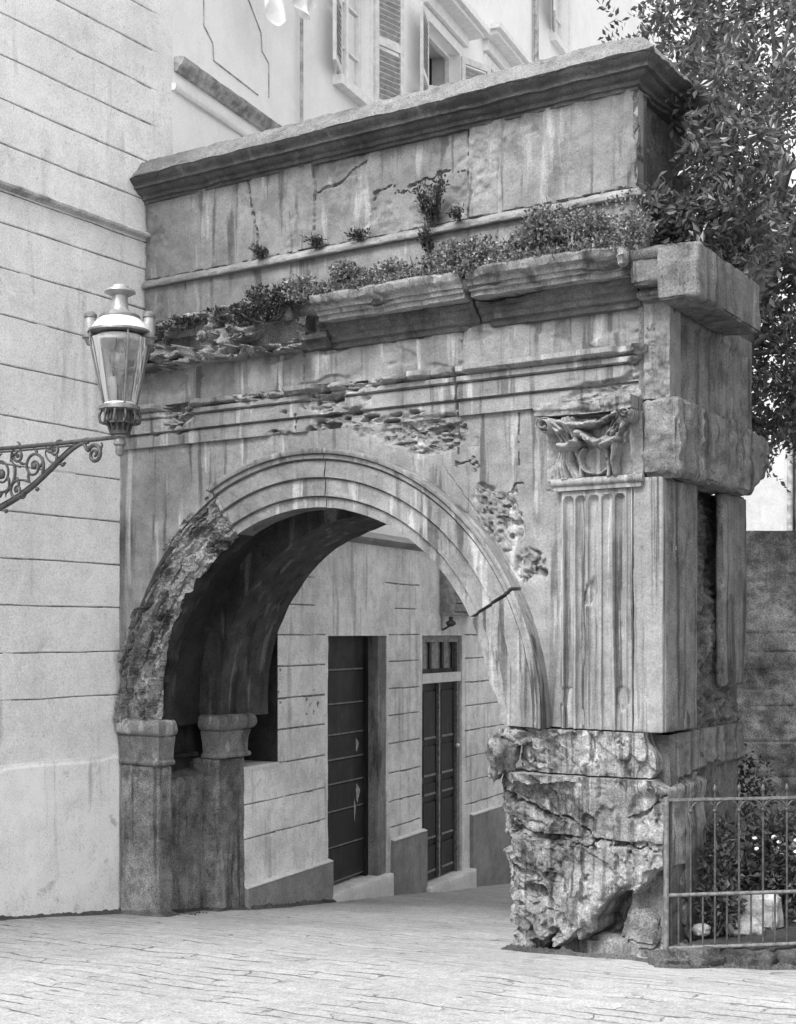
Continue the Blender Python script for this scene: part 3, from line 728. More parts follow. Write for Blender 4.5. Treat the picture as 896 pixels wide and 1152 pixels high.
# --- astragal and capital
mb = MB()
ax_ = np.stack([ar(-.905, -.145, .02), np.full(39, -.085), np.full(39, 3.655)], 1) if len(ar(-.905, -.145, .02)) == 39 else None
xs_ = ar(-.905, -.145, .02)
mb.tube(np.stack([xs_, np.full(len(xs_), -.075)+.004*fbm(xs_, 0*xs_, 0*xs_, 9, 2, 3), np.full(len(xs_), 3.652)], 1), .032, 12)
mb.box(-.885, -.16, -.082, .0, 3.588, 3.622)
mb.build('astragal', M['fluted'], A)
def strokes(x, z):
    """carved leaves, stalks and volutes as raised ridges on the bell"""
    h = np.zeros(x.shape)
    def st(pts, w0, w1, h0, h1, ribs=0, flat=.5):
        nonlocal h
        pts = np.array(pts, float); L = np.concatenate([[0], np.cumsum(np.hypot(*np.diff(pts, axis=0).T))]); L /= L[-1]
        bd = np.full(x.shape, 9.); bh = np.zeros(x.shape); bs = np.zeros(x.shape)
        for i in range(len(pts)-1):
            (x0, z0), (x1, z1) = pts[i], pts[i+1]; dx, dz = x1-x0, z1-z0
            t = np.clip(((x-x0)*dx+(z-z0)*dz)/(dx*dx+dz*dz+1e-12), 0, 1); q = L[i]+(L[i+1]-L[i])*t
            sd = ((x-x0)*dz-(z-z0)*dx)/math.hypot(dx, dz)
            d = np.hypot(x-x0-t*dx, z-z0-t*dz)/(w0+(w1-w0)*q); m = d < bd
            bd = np.where(m, d, bd); bh = np.where(m, h0+(h1-h0)*q, bh); bs = np.where(m, sd/(w0+(w1-w0)*q), bs)
        pr = np.clip(1-bd*bd, 0, 1)**flat*bh
        if ribs: pr = pr*(1-.16*(1-np.abs(np.sin(bs*ribs))))
        h = np.maximum(h, pr)
    ell = lambda cx, cz, a, b, t0, t1, n=24: [(cx+a*math.cos(t), cz+b*math.sin(t)) for t in np.linspace(t0, t1, n)]
    # left cauliculus, its lip, leaves below
    st([(-.735, 3.94), (-.80, 4.05), (-.875, 4.125)], .060, .050, .10, .14, 5)
    st([(-.700, 3.93), (-.715, 4.06), (-.735, 4.13)], .050, .055, .11, .13, 6)
    st([(-.79, 3.935), (-.73, 3.915), (-.665, 3.95)], .036, .042, .16, .18)
    st([(-.87, 3.68), (-.835, 3.80), (-.79, 3.90)], .05, .03, .05, .09, 4)
    st([(-.79, 3.68), (-.80, 3.78), (-.77, 3.90)], .045, .03, .07, .10, 4)
    st([(-.70, 3.68), (-.75, 3.80), (-.735, 3.90)], .04, .03, .07, .10, 3)
    st([(-.90, 3.72), (-.885, 3.78)], .03, .02, .05, .06)
    # shield outline
    st(ell(-.535, 3.82, .125, .115, math.pi*.75, math.pi*1.45), .020, .016, .085, .06)
    st(ell(-.535, 3.82, .125, .115, math.pi*.25, -math.pi*.45), .020, .016, .085, .06)
    st([(-.69, 3.90), (-.655, 3.80), (-.66, 3.69)], .022, .02, .08, .05)
    # right stalk: broken arm, lip, stems
    st([(-.635, 4.015), (-.56, 3.965), (-.48, 3.92), (-.40, 3.945)], .030, .042, .15, .17)
    st([(-.44, 3.905), (-.375, 3.935), (-.325, 3.945)], .04, .036, .17, .15)
    st([(-.425, 3.90), (-.415, 3.78), (-.425, 3.69)], .026, .024, .11, .07)
    st([(-.345, 3.91), (-.375, 3.78), (-.37, 3.69)], .034, .026, .12, .07)
    st([(-.40, 3.95), (-.34, 4.05), (-.255, 4.14)], .052, .055, .10, .15, 5)
    st([(-.33, 3.95), (-.29, 4.05), (-.24, 4.12)], .03, .04, .09, .14, 3)
    # garland under the abacus
    st([(-.80, 4.115), (-.70, 4.085), (-.60, 4.07), (-.50, 4.085), (-.40, 4.125), (-.34, 4.15)], .030, .034, .12, .14)
    # volutes
    for cx, cz, sg in ((-.893, 4.09, -1), (-.235, 4.125, 1)):
        st([(cx, cz), (cx+.001, cz)], .062, .062, .12, .12, 0, .35)
        st([(cx+(.060-.042*t)*math.cos(math.pi/2-sg*t*10.5), cz+(.060-.042*t)*math.sin(math.pi/2-sg*t*10.5)) for t in np.linspace(0, 1, 40)], .017, .012, .165, .175)
    return h
def bell(us, vs):
    x, z = us-.545, vs; o0 = 0*x
    t = (z-3.68)/.5
    st = strokes(x+.006*fbm(x, z, o0, 14, 3, 184), z+.006*fbm(x, z, o0, 14, 3, 185))
    h = .035+.06*t**2 - .05*ss(4.13, 4.16, z) + st*1.15
    wear = fbm(x, z, o0, 17, 4, 181)
    return h + .010*wear + st*.22*fbm(x, z, o0, 11, 3, 182) - .05*ss(.25, .5, fbm(x, z, o0, 9, 3, 183))*(st > .09)
U2, V2 = np.meshgrid(np.linspace(-.42, .385, 240), np.linspace(3.675, 4.17, 150), indexing='ij')
cap = hf('capital', (-.545, 0, 0), X0, Z0, (0, -1, 0), U2, V2, bell, .1, M['fluted'], A, 45)
# abacus with concave front, broken in the middle
def abac(us, vs):
    x, z = us, vs; o0 = 0*x
    u = (x+.575)/.40
    h = .14+.10*u*u + .02*ss(4.195, 4.21, z)
    h -= .13*(1-ss(.10, .26, np.abs(u-.05)+.1*fbm(x, z, o0, 9, 3, 182)))*ss(4.17, 4.19, z+.0)
    h += .018*fbm(x, z, o0, 16, 3, 183)
    return h
hf('abacus', (0, 0, 0), X0, Z0, (0, -1, 0), ar(-.975, -.175, .008), ar(4.165, 4.262, .008), abac, .1, M['fluted'], cap, 50)
# --- ruined right pier
def edge_grid(zs, xl, xr, nx):
    t = np.linspace(0, 1, nx)[:, None]; z = np.repeat(np.array(zs)[None, :], nx, 0)
    L = xl(z[:1]); Rr = xr(z[:1]); return L*(1-t)+Rr*t, z
def pier_rough(x, z, s, left=-1.1, amt=1.0):
    o0 = 0*x
    lf = 1-ss(left-.12, left+.25, x+.15*fbm(x, z, o0, 2.5, 3, s+1))
    rg = -.02+.10*facet(x, z, 3.4, s+2, 1.2, -.55, 2.4)+.055*facet(x, z, 8, s+3, 1.2, -.5, 2.6)+.022*facet(x, z, 19, s+9, 1.2, -.5, 2.2)+.010*fbm(x, z, o0, 34, 4, s+4)
    sm = .022*fbm(x, z, o0, 3, 4, s+5)+.011*(vn(x*46, z*2.2, o0, s+6)-.5)*2+.010*fbm(x, z, o0, 22, 4, s+7)-.035*ss(.1, .3, fbm(x*1.3, z, o0, 5, 4, s+8))+.02*facet(x, z, 3.2, s+9, .7, -.5, 1.6)
    return rg*lf*amt+sm*(1-lf)*1.0, lf
def top_h(us, vs):
    h, lf = pier_rough(us, vs, 200, -1.08)
    h = .05+h
    h -= .12*(1-ss(-1.34, -1.15, us))
    h -= .05*ss(-.22, -.06, us+.04*fbm(us, vs, 0*us, 8, 3, 208))
    return h
U, V = edge_grid(ar(1.375, 1.722, .008), lambda z: -1.28+.03*fbm(z, 0*z, 0*z, 9, 3, 1), lambda z: -.155+.09*ss(1.7, 1.5, z)-.05*ss(1.45, 1.37, z)+.015*fbm(z, 3+0*z, 0*z, 12, 2, 2), 150)
hf('pier_block', (0, 0, 0), X0, Z0, (0, -1, 0), U, V, top_h, .9, M['pier'], A, 60)
def mid_h(us, vs):
    x, z = us, vs; o0 = 0*x
    h, lf = pier_rough(x, z, 220, -.98)
    h = .06+h
    h -= .14*(1-ss(-1.46, -1.25, x))
    # chipped upper right corner: a shell shaped break
    q = np.hypot((x+.02)/.27, (z-1.13)/.17); h -= .06*(1-ss(.5, 1.1, q+.25*fbm(x, z, o0, 6, 3, 221)))
    h += crack(x, z, [(-.27, 1.06), (-.14, 1.12), (-.03, 1.25), (.02, 1.28)], .014, .06, .02, 222)
    h += crack(x, z, [(-1.4, 1.22), (-1.1, 1.08), (-.85, 1.02), (-.6, .95)], .02, .07, .03, 224)
    return h
U, V = edge_grid(ar(.90, 1.362, .008), lambda z: -1.43+.015*fbm(z, 0*z, 0*z, 9, 3, 11), lambda z: -.005-.10*ss(1.28, 1.36, z)+.012*fbm(z, 5+0*z, 0*z, 12, 2, 12), 180)
V = V + .06*(-.0+ss(-.9, -.4, U))*(1-(V-.90)/.462)*-1*0
hf('pier_block', (0, 0, 0), X0, Z0, (0, -1, 0), U, V, mid_h, .9, M['pier'], A, 60)
def low_h(us, vs):
    x, z = us, vs; o0 = 0*x
    h, lf = pier_rough(x, z, 240, -.88)
    h = .065+h
    h -= .16*(1-ss(-1.46, -1.2, x))
    # the lower right corner is broken off along a slanting line
    jag = .03*fbm(x, z, o0, 7, 4, 241)
    dl = (z-.70)*.82-(x-.02)*.62 + jag      # >0 above the break
    dl = np.minimum(dl, 9)
    pts = [(.10, .78), (0.0, .66), (-.17, .52), (-.39, .36), (-.61, .16), (-.91, .0), (-1.15, -.02), (-1.32, -.06)]
    zl = np.interp(x, [p[0] for p in pts][::-1], [p[1] for p in pts][::-1]) + (.10*facet(x, z*.0, 5, 248, .8)+.05*fbm(x, z*.3, o0, 9, 4, 242)+.05)*ss(-1.15, -.85, x) - .25*(1-ss(-1.22, -1.02, x))
    under = 1-ss(-.02, .03, z-zl)
    h = h - under*(.52+.08*fbm(x, z, o0, 6, 3, 243))
    h -= (.04+.04*facet(x, z, 6, 249))*(1-ss(0, .16, z-zl))*(1-under)
    h -= .10*ss(.66, .72, vn(x*5+z*3, z*9, o0, 250))*(1-under)*lf
    h += crack(x, z, [(-.40, .55), (-.26, .44), (-.18, .36)], .012, .04, .02, 245)
    h += crack(x, z, [(-.95, .90), (-.6, .84), (-.3, .88), (-.05, .84)], .02, .06, .06, 246)
    h -= .03*(1-ss(.01, .05, np.abs(z-.905)))*1.0
    return h
U, V = edge_grid(ar(-.22, .905, .0085), lambda z: -1.425+.15*ss(.75, -.1, z)+.02*fbm(z, 0*z, 0*z, 7, 3, 21), lambda z: .0+.008*fbm(z, 5+0*z, 0*z, 12, 2, 22), 190)
hf('pier_block', (0, 0, 0), X0, Z0, (0, -1, 0), U, V, low_h, .9, M['pier'], A, 60)
mb = MB(); mb.sphere((-1.375, -.02, 1.50), .135, 22, .75, 1.2, 1.35, .55, 2.2, 6); mb.build('knob_stone', M['broken'], A, 60)
mb = MB(); mb.sphere((-1.25, .02, 1.655), .10, 18, 1.3, 1.2, .65, .5, 2.2, 16); mb.build('knob_stone', M['broken'], A, 60)
def wedge(V):
    V = V.copy(); t = (V[:,2]-.0)/.5
    V[:,0] += .10*t; V[:,1] += .18*t
    return V
rbox('broken_stone', -.46, -.10, .05, .5, .05, .46, M['broken'], A, .09, .035, .02, 6, 251, wedge, low=.03)
rbox('broken_stone', -.95, -.03, .12, .6, -.25, .10, M['pier'], A, .07, .03, .02, 6, 252, low=.03)
# recessed core of the pier and its side face
rbox('pier_core', -1.36, -.06, .66, 1.88, -.60, 1.715, M['rubble_dark'], A, .05, .02, .05, 5, 253)
def pside(us, vs):
    y, z = us, vs; o0 = 0*y
    h = .012*fbm(y, z, o0, 3, 3, 261)+.006*fbm(y, z, o0, 18, 3, 262)+.05*(ridge(y, z, o0, 5, 3, 263)-.6)*ss(1.0, 1.4, y)
    h += crack(y, z, [(.25, 1.30), (.55, 1.33), (.72, 1.38), (1.3, 1.40)], .022, .07, .02, 264)
    q = np.maximum(np.abs((y-.80)/.11), 0); dom = np.hypot((y-.80)/.13, np.maximum(z-1.18, 0)/.17)
    h -= .14*(1-ss(.85, 1.05, dom))*ss(.9, 1.05, z)
    h += crack(y, z, [(.86, 1.70), (.85, 1.5), (1.05, 1.40)], .012, .04, .02, 265)
    h -= .06*ss(1.40, 1.36, z)*ss(.8, .9, y)
    return h
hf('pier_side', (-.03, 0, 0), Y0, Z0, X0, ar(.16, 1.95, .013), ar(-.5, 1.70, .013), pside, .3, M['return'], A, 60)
def pnook(us, vs):
    return .012*fbm(us, vs, 0*us, 4, 4, 266)
hf('pier_nook', (0, .16, 0), X0, Z0, (0, -1, 0), ar(-.5, -.035, .015), ar(.95, 1.70, .015), pnook, .2, M['return'], A, 60)
# --- left jamb: two shafts with impost capitals and a dado between them
rbox('jamb_shaft', -5.60, -5.09, -.02, .185, -.7, 1.20, M['jamb'], A, .02, .010, .02, 7, 271, low=.008)
rbox('jamb_shaft', -5.60, -5.085, .84, 1.285, -.9, 1.20, M['jamb'], A, .025, .012, .02, 7, 272, low=.010)
def wd(V):
    V = V.copy(); V[:,2] -= .10*ss(-5.55, -5.24, V[:,0])*(V[:,2] > .9); return V
rbox('jamb_dado', -5.60, -5.27, .17, .86, -.8, 1.13, M['jamb'], A, .02, .010, .02, 7, 273, wd)
IMP = [(-.30, 1.20), (.0, 1.20), (.022, 1.21), (.030, 1.23), (.022, 1.25), (.004, 1.26), (.006, 1.35), (.018, 1.43), (.026, 1.475), (.014, 1.488), (.045, 1.505), (.062, 1.54), (.062, 1.595), (.045, 1.635), (.01, 1.65), (-.30, 1.652)]
sweep('impost_capital', [(-5.60, -.02), (-5.09, -.02), (-5.09, .185)], [(0, -1), (1, -1), (1, 0)], IMP, M['impost'], A, .012, .02, 7, 281, 5, 45)
sweep('impost_capital', [(-5.30, .84), (-5.085, .84), (-5.085, 1.34), (-5.30, 1.34)], [(0, -1), (1, -1), (1, 1), (0, 1)], IMP, M['impost'], A, .012, .02, 7, 282, 5, 45)
rbox('impost_string', -5.6, -5.33, .16, .88, 1.55, 1.64, M['vault_shade'], A, .015, .006, .03, 8, 283)
rbox('impost_string', -5.6, -5.36, .16, .88, 1.22, 1.27, M['vault_shade'], A, .015, .006, .03, 8, 284)
rbox('niche_back', -5.62, -5.50, .10, 1.0, 1.0, 3.4, M['vault_shade'], A, .01, .008, .05, 8, 285)  # dark colour stands for the shade in the niche

# ================================================================== LEFT HOUSE (pale plaster, grooved courses)
H1 = thing('plaster_house', 'tall pale plastered house with grooved courses on the left of the arch', 'house', (-5.8, -3, 0))
HX = -5.62
JZ = [1.88, 2.30, 2.73, 3.15, 3.57, 3.98, 4.42, 4.87, 5.31, 5.73, 6.13, 6.405, 6.83, 7.22, 7.61, 7.98, 8.36, 8.75, 9.14, 9.52, 9.9, 10.3, 10.7]  # groove just under the string course is its painted shadow line
def hwall(us, vs):
    y, z = us, vs; o0 = 0*y
    h = .010*fbm(y, z, o0, .8, 3, 301)+.002*fbm(y, z, o0, 9, 3, 302)
    for j in JZ:
        w = .011*(1+.35*fbm(y, o0+j, o0, 6, 3, 303))
        d = np.abs(z-j-.006*fbm(y, o0+j*3, o0, 2, 3, 304))
        fade = 1-ss(.30, .62, y)*(j > 6.5)
        h -= .016*(1-ss(.45, 1.0, d/w))*fade*(.7+.3*vn(y*6, o0+j, o0, 305))
    return h
def hgroove(y, z):
    o0 = 0*y; m = np.zeros(y.shape, bool)
    for j in JZ:
        w = .011*(1+.35*fbm(y, o0+j, o0, 6, 3, 303)); d = np.abs(z-j-.006*fbm(y, o0+j*3, o0, 2, 3, 304))
        m |= (d < w*.5) & ((y < .45) | (j < 6.5)) & (vn(y*5, o0+j*7, o0, 306) > .10)
    return m
zz_ = set(np.round(ar(-.9, 12.5, .05), 4))
for j in JZ: zz_ |= set(np.round(j+np.linspace(-.026, .026, 19), 4))
zz_ = np.array(sorted(zz_)); zz_ = zz_[np.concatenate([[True], np.diff(zz_) > .0015])]
hf('wall', (HX, 0, 0), Y0, Z0, X0, ar(-5.2, .755, .025), zz_, hwall, .5, M['plaster'], H1, 60, M['groove'], hgroove)
def hwall2(us, vs): return 0*us
hf('wall', (HX-.005, 0, 0), Y0, Z0, X0, [-9.5, -5.2], [-.9, 12.5], hwall2, .5, M['plaster'], H1, 60)
def dado(us, vs):
    y, z = us, vs; o0 = 0*y
    e = 1.26+.02*fbm(y, o0, o0, 3, 4, 311)
    return .009*(1-ss(e-.012, e+.012, z)) - .003 + .006*fbm(y, z, o0, 3, 3, 312)
hf('dado', (HX+.012, 0, 0), Y0, Z0, X0, ar(-5.2, -.03, .014), ar(-.9, 1.30, .012), dado, .04, M['dado'], H1, 60)
sweep('string_course', [(HX, -9.4), (HX, .47)], [(1, 0), (1, 0)], [(-.02, 6.422), (.004, 6.424), (.008, 6.436), (.070, 6.440), (.076, 6.462), (.05, 6.485), (.012, 6.495), (-.02, 6.50)], M['trim_pale'], H1, .03, .008, 6, 321, 3, 45)

# ================================================================== WHITE HOUSE (upper storeys behind)
P2 = np.array((-5.62, .75)); D2 = np.array((-.146, .989)); D2 = D2/np.linalg.norm(D2); N2 = np.array((D2[1], -D2[0]))
H2 = thing('white_house', 'white stuccoed house with shuttered windows rising behind the arch', 'house', (-6.4, 5, 0))
O2 = np.array((P2[0], P2[1], 0.)); U3 = np.array((D2[0], D2[1], 0.)); N3 = np.array((N2[0], N2[1], 0.))
def wall_holes(O, U, N, s0, s1, z0, z1, holes, depth):
    """wall slab with openings; the openings keep their reveals"""
    ss_ = sorted({s0, s1} | {h[0] for h in holes} | {h[1] for h in holes}); zs = sorted({z0, z1} | {h[2] for h in holes} | {h[3] for h in holes})
    ss_ = [s for s in ss_ if s0 <= s <= s1]; zs = [z for z in zs if z0 <= z <= z1]
    inh = lambda a, b: any(h[0] < a < h[1] and h[2] < b < h[3] for h in holes)
    full = [[not inh((ss_[i]+ss_[i+1])/2, (zs[j]+zs[j+1])/2) for j in range(len(zs)-1)] for i in range(len(ss_)-1)]
    V = []; F = []
    def pt(s, d, z): V.append(O+U*s+N*d+np.array((0, 0, z))); return len(V)-1
    def quad(a): F.append([pt(*p) for p in a])
    I, J = len(full), len(full[0])
    for i in range(I):
        for j in range(J):
            if not full[i][j]: continue
            a, b, c, d = ss_[i], ss_[i+1], zs[j], zs[j+1]
            quad([(a, 0, c), (b, 0, c), (b, 0, d), (a, 0, d)]); quad([(b, -depth, c), (a, -depth, c), (a, -depth, d), (b, -depth, d)])
            if i == 0 or not full[i-1][j]: quad([(a, -depth, c), (a, 0, c), (a, 0, d), (a, -depth, d)])
            if i == I-1 or not full[i+1][j]: quad([(b, 0, c), (b, -depth, c), (b, -depth, d), (b, 0, d)])
            if j == 0 or not full[i][j-1]: quad([(a, -depth, c), (b, -depth, c), (b, 0, c), (a, 0, c)])
            if j == J-1 or not full[i][j+1]: quad([(a, 0, d), (b, 0, d), (b, -depth, d), (a, -depth, d)])
    return np.array(V), F
WIN = [(3.86, 4.74, 9.62, 11.45), (6.75, 8.02, 9.62, 11.62), (9.35, 10.6, 9.75, 11.95), (13.0, 14.0, 13.9, 16)]
V, F = wall_holes(O2, U3, N3, .012, 26, 2.2, 17.5, WIN, .45)
build('wall', V, F, M['white'], H2, 0)
def O2box(mb, s0, s1, n0, n1, z0, z1): return mb.obox(O2, U3, N3, s0, s1, n0, n1, z0, z1)
mb = MB(); O2box(mb, 3.5, 14.5, -.9, -.46, 9.2, 16.4); mb.build('room_dark', M['dark_in'], H2, 0)
def window2(s0, s1, z0, z1, hood=None, curtain=True):
    mb = MB(); w = .07
    O2box(mb, s0+.002, s0+w, -.20, -.12, z0+.002, z1-.002); O2box(mb, s1-w, s1-.002, -.20, -.12, z0+.002, z1-.002)
    O2box(mb, s0+w, s1-w, -.20, -.12, z0+.002, z0+w); O2box(mb, s0+w, s1-w, -.20, -.12, z1-w, z1-.002)
    O2box(mb, (s0+s1)/2-.035, (s0+s1)/2+.035, -.20, -.11, z0+w, z1-w)
    for k in (1, 2): O2box(mb, s0+w, s1-w, -.18, -.13, z0+(z1-z0)*k/3-.015, z0+(z1-z0)*k/3+.015)
    f = mb.build('window', M['wtrim'], H2, 0)
    m1 = MB(); O2box(m1, s0+.03, s1-.03, -.168, -.160, z0+.03, z1-.03); m1.build('pane', M['pane'], f, 0)
    if curtain:
        m1 = MB(); n = 40; V = []
        for z in (z0+.05, z1-.05):
            for i in range(n):
                s = (s0+s1)/2+(s1-s0)*.44*(i/(n-1)); V.append(O2+U3*s+N3*(-.30+.025*math.sin(i*1.3))+np.array((0, 0, z)))
        m1.add(V, [(i, i+1, n+i+1, n+i) for i in range(n-1)]); V2_ = [v-N3*.01 for v in V]; m1.add(V2_, [(i+1, i, n+i, n+i+1) for i in range(n-1)])
        m1.build('curtain', M['curtain'], f, 60)
    return f
window2(*WIN[0]); window2(*WIN[2], curtain=False); window2(*WIN[3], curtain=False)
# the middle window stands open: dark room and a low white curtain
mb = MB(); s0, s1, z0, z1 = WIN[1]
O2box(mb, s0+.002, s0+.07, -.2, -.12, z0+.002, z1-.002); O2box(mb, s1-.07, s1-.002, -.2, -.12, z0+.002, z1-.002); O2box(mb, s0+.07, s1-.07, -.2, -.12, z1-.07, z1-.002)
f = mb.build('window', M['wtrim'], H2, 0)
mb = MB(); n = 40; V = []
for r_ in range(2):
    for i in range(n):
        s = s0+.1+(s1-s0-.2)*i/(n-1); zt_ = z1-.85+.35*(i/(n-1)) if r_ else z0+.02
        V.append(O2+U3*s+N3*(-.25+.03*math.sin(i*1.1))+np.array((0, 0, zt_)))
mb.add(V, [(i, i+1, n+i+1, n+i) for i in range(n-1)]); mb.add([v-N3*.01 for v in V], [(i+1, i, n+i, n+i+1) for i in range(n-1)])
mb.build('curtain', M['curtain'], f, 60)
def casing(s0, s1, z0, z1, hood=True):
    mb = MB(); w = .16
    O2box(mb, s0-w, s0-.001, -.002, .035, z0-.0, z1+w); O2box(mb, s1+.001, s1+w, -.002, .035, z0, z1+w); O2box(mb, s0-.001, s1+.001, -.002, .035, z1+.001, z1+w)
    O2box(mb, s0-w-.05, s1+w+.05, -.002, .13, z0-.12, z0-.002)
    mb.build('window_casing', M['wtrim'], H2, 0)
    if hood:
        mb = MB()
        O2box(mb, s0-w-.05, s1+w+.05, -.002, .10, z1+w+.02, z1+w+.20)
        O2box(mb, s0-w-.18, s1+w+.22, -.002, .30, z1+w+.202, z1+w+.27)
        O2box(mb, s0-w-.24, s1+w+.30, -.002, .37, z1+w+.272, z1+w+.36)
        mb.build('window_hood', M['wtrim'], H2, 0)
casing(*WIN[0], hood=False); casing(*WIN[1]); casing(*WIN[2]); casing(*WIN[3], hood=False)
def shutter(s, ang, z0, z1, w, hinge=1):
    """louvred leaf hinged at s, opened away from the wall by ang"""
    d = U3*math.cos(ang)*hinge+N3*math.sin(ang); nn = np.cross(d, (0, 0, 1.)); nn /= np.linalg.norm(nn)
    o = O2+U3*s+N3*.045
    B = lambda mb, a, b, n0, n1, c, e: mb.obox(o, d, nn, a, b, n0, n1, c, e)
    mb = MB(); B(mb, 0, .07, -.02, .02, z0, z1); B(mb, w-.07, w, -.02, .02, z0, z1)
    for zz in (z0, z0+(z1-z0)*.5-.05, z1-.1): B(mb, .07, w-.07, -.02, .02, zz, zz+.10)
    f = mb.build('shutter', M['shutter'], H2, 0)
    zm = z0+(z1-z0)*.5
    for za, ze in ((z0+.13, zm-.12), (zm+.10, z1-.16)):
        mb = MB(); zz = za
        while zz < ze:
            V = [o+d*a+nn*b+np.array((0, 0, c)) for a, b, c in ((.07, -.02, zz), (w-.07, -.02, zz), (w-.07, .02, zz+.045), (.07, .02, zz+.045), (.07, -.02, zz+.012), (w-.07, -.02, zz+.012), (w-.07, .02, zz+.057), (.07, .02, zz+.057))]
            mb.add(V, [(0,3,2,1),(4,5,6,7),(0,1,5,4),(1,2,6,5),(2,3,7,6),(3,0,4,7)])
            zz += .075
        mb.build('louvres', M['shutter_slat'], f, 0)
shutter(3.80, .30, 9.65, 11.45, .52, -1); shutter(4.82, .35, 9.65, 11.45, .56, 1)
shutter(6.68, .25, 9.65, 11.6, .62, -1); shutter(8.06, .45, 9.65, 11.6, .62, 1)
shutter(12.95, .3, 14.0, 16, .9, -1)
# apron mouldings and sunk panel next to the corner
def O2sweep(name, s0, s1, prof, mat, s=0, ero=.01):
    a, b = P2+D2*s0, P2+D2*s1
    return sweep(name, [a, b], [N2, N2], prof, mat, H2, .05, ero, 7, s, 3, 40)
O2sweep('sill_moulding', .04, 2.6, [(-.01, 8.27), (.04, 8.275), (.05, 8.30), (.10, 8.34), (.12, 8.38), (.125, 8.405), (.06, 8.42), (-.01, 8.42)], M['trim_dark'], 331)
O2sweep('sill_moulding', .0, 2.6, [(-.01, 8.06), (.035, 8.065), (.05, 8.09), (.05, 8.13), (-.01, 8.14)], M['wtrim'], 332)
def strip2(pts, w=.008, name='panel_line', mat=None):
    mb = MB()
    for (a, b), (c, d) in zip(pts[:-1], pts[1:]):
        L = math.hypot(c-a, d-b); n = max(2, int(L/.1))
        t = np.linspace(0, 1, n)
        mb.tube(np.stack([O2+U3*(a+(c-a)*k)+N3*.004+np.array((0, 0, b+(d-b)*k)) for k in t]), w, 6)
    mb.build(name, mat or M['trim_dark'], H2, 60)
strip2([(.60, 10.2), (.60, 8.98), (.78, 8.86), (.80, 8.68), (1.75, 8.66)])
strip2([(2.0, 8.72), (2.0, 9.12), (1.84, 9.2), (1.82, 9.4), (.95, 10.2)])
mb = MB()
mb.tube([O2+U3*2.70+N3*.06+np.array((0, 0, z)) for z in ar(3, 14, .3)], .022, 8); mb.build('drainpipe', M['trim_dark'], H2, 60)
mb = MB(); mb.tube([O2+U3*11.75+N3*.07+np.array((0, 0, z)) for z in ar(5, 16, .3)], .05, 8); mb.build('drainpipe', M['trim_dark'], H2, 60)
# washing line with white cloths
def cloth(s0, s1, ztop, zlow, name, label, sd):
    n, m = 26, 22
    P = np.zeros((n, m, 3))
    for i in range(n):
        for j in range(m):
            u, v = i/(n-1), j/(m-1); s = s0+(s1-s0)*(u+.12*(v)*(.5-u)); z = ztop-.10*u*0-(ztop-zlow)*v*(1-.35*abs(u-.5)*2*v)
            q = O2+U3*s+N3*(.42+.06*math.sin(u*11+sd)*(.4+v)+.05*math.sin(v*6+sd*2))
            P[i, j] = (q[0], q[1], z)
    V = np.concatenate([P.reshape(-1, 3), P.reshape(-1, 3)-N3*.012]); F = np.concatenate([grid_faces(n, m), grid_faces(n, m, True)+n*m]).tolist()
    idx = np.arange(n*m).reshape(n, m); per = np.concatenate([idx[:-1, 0], idx[-1, :-1], idx[::-1, -1][:-1], idx[0, ::-1][:-1]]); k = len(per)
    F += [[int(per[(i+1) % k]), int(per[i]), int(per[i])+n*m, int(per[(i+1) % k])+n*m] for i in range(k)]
    o = build(name, V, F, M['cloth'], None, 60); tag(o, label, 'laundry', 'washing hung from the white house')
cloth(1.05, 1.65, 10.2, 9.18, 'hanging_cloth', 'larger bunched white cloth hanging from the white house wall, nearest the left house', 1)
cloth(1.95, 2.35, 10.3, 9.60, 'hanging_cloth', 'smaller white cloth hanging beside the thin drainpipe of the white house', 3)

# ================================================================== STUCCO HOUSE with the two doors
P1 = np.array((-5.09, 1.27)); D1 = np.array((-.122, .9926)); D1 = D1/np.linalg.norm(D1); N1 = np.array((D1[1], -D1[0]))
O1 = np.array((P1[0], P1[1], 0.)); U1 = np.array((D1[0], D1[1], 0.)); N1v = np.array((N1[0], N1[1], 0.))
H3 = thing('stucco_house', 'low grey stucco house front with two dark doors seen through the arch', 'house', (-6, 6, -.8))
DO = [(1.82, 3.38, -3, 2.45), (4.47, 5.86, -3, 2.45)]
REC = (-.5, .69, 1.08, 5)
def wall1(us, vs):
    s, z = us, vs; o0 = 0*s
    h = .006*fbm(s, z, o0, 1.2, 3, 401)+.003*fbm(s, z, o0, 12, 3, 402)
    def lines(zj, a, b):
        d = np.abs(z-zj-.004*fbm(s, o0+zj, o0, 3, 2, 403))
        return -.014*(1-ss(.4, 1, d/.011))*ss(a-.01, a+.01, s)*(1-ss(b-.01, b+.01, s))
    for zj in (.0, .33, .69, 1.07, 1.43, 1.77, 2.12, 2.46, 2.80, 3.12):
        if zj > .2: h += lines(zj, -1, 1.76 if zj < 2.5 else 1.50)
        b0, b1 = (3.45, 4.40) if zj < 2.47 else ((3.62, 4.30) if zj < 2.9 else (3.35, 4.40))
        h += lines(zj, b0, b1); h += lines(zj, 5.98, 9)
    return h
def wpatch(s0, s1, z0, z1, nm='wall', mat=None):
    hf(nm, O1, U1, Z0, N1v, ar(s0, s1, .02), ar(z0, z1, .0075 if z1-z0 > .5 else .02), wall1, .4, mat or M['stucco'], H3, 60, M['groove'], lambda a, b: wall1(a, b) < -.0075)
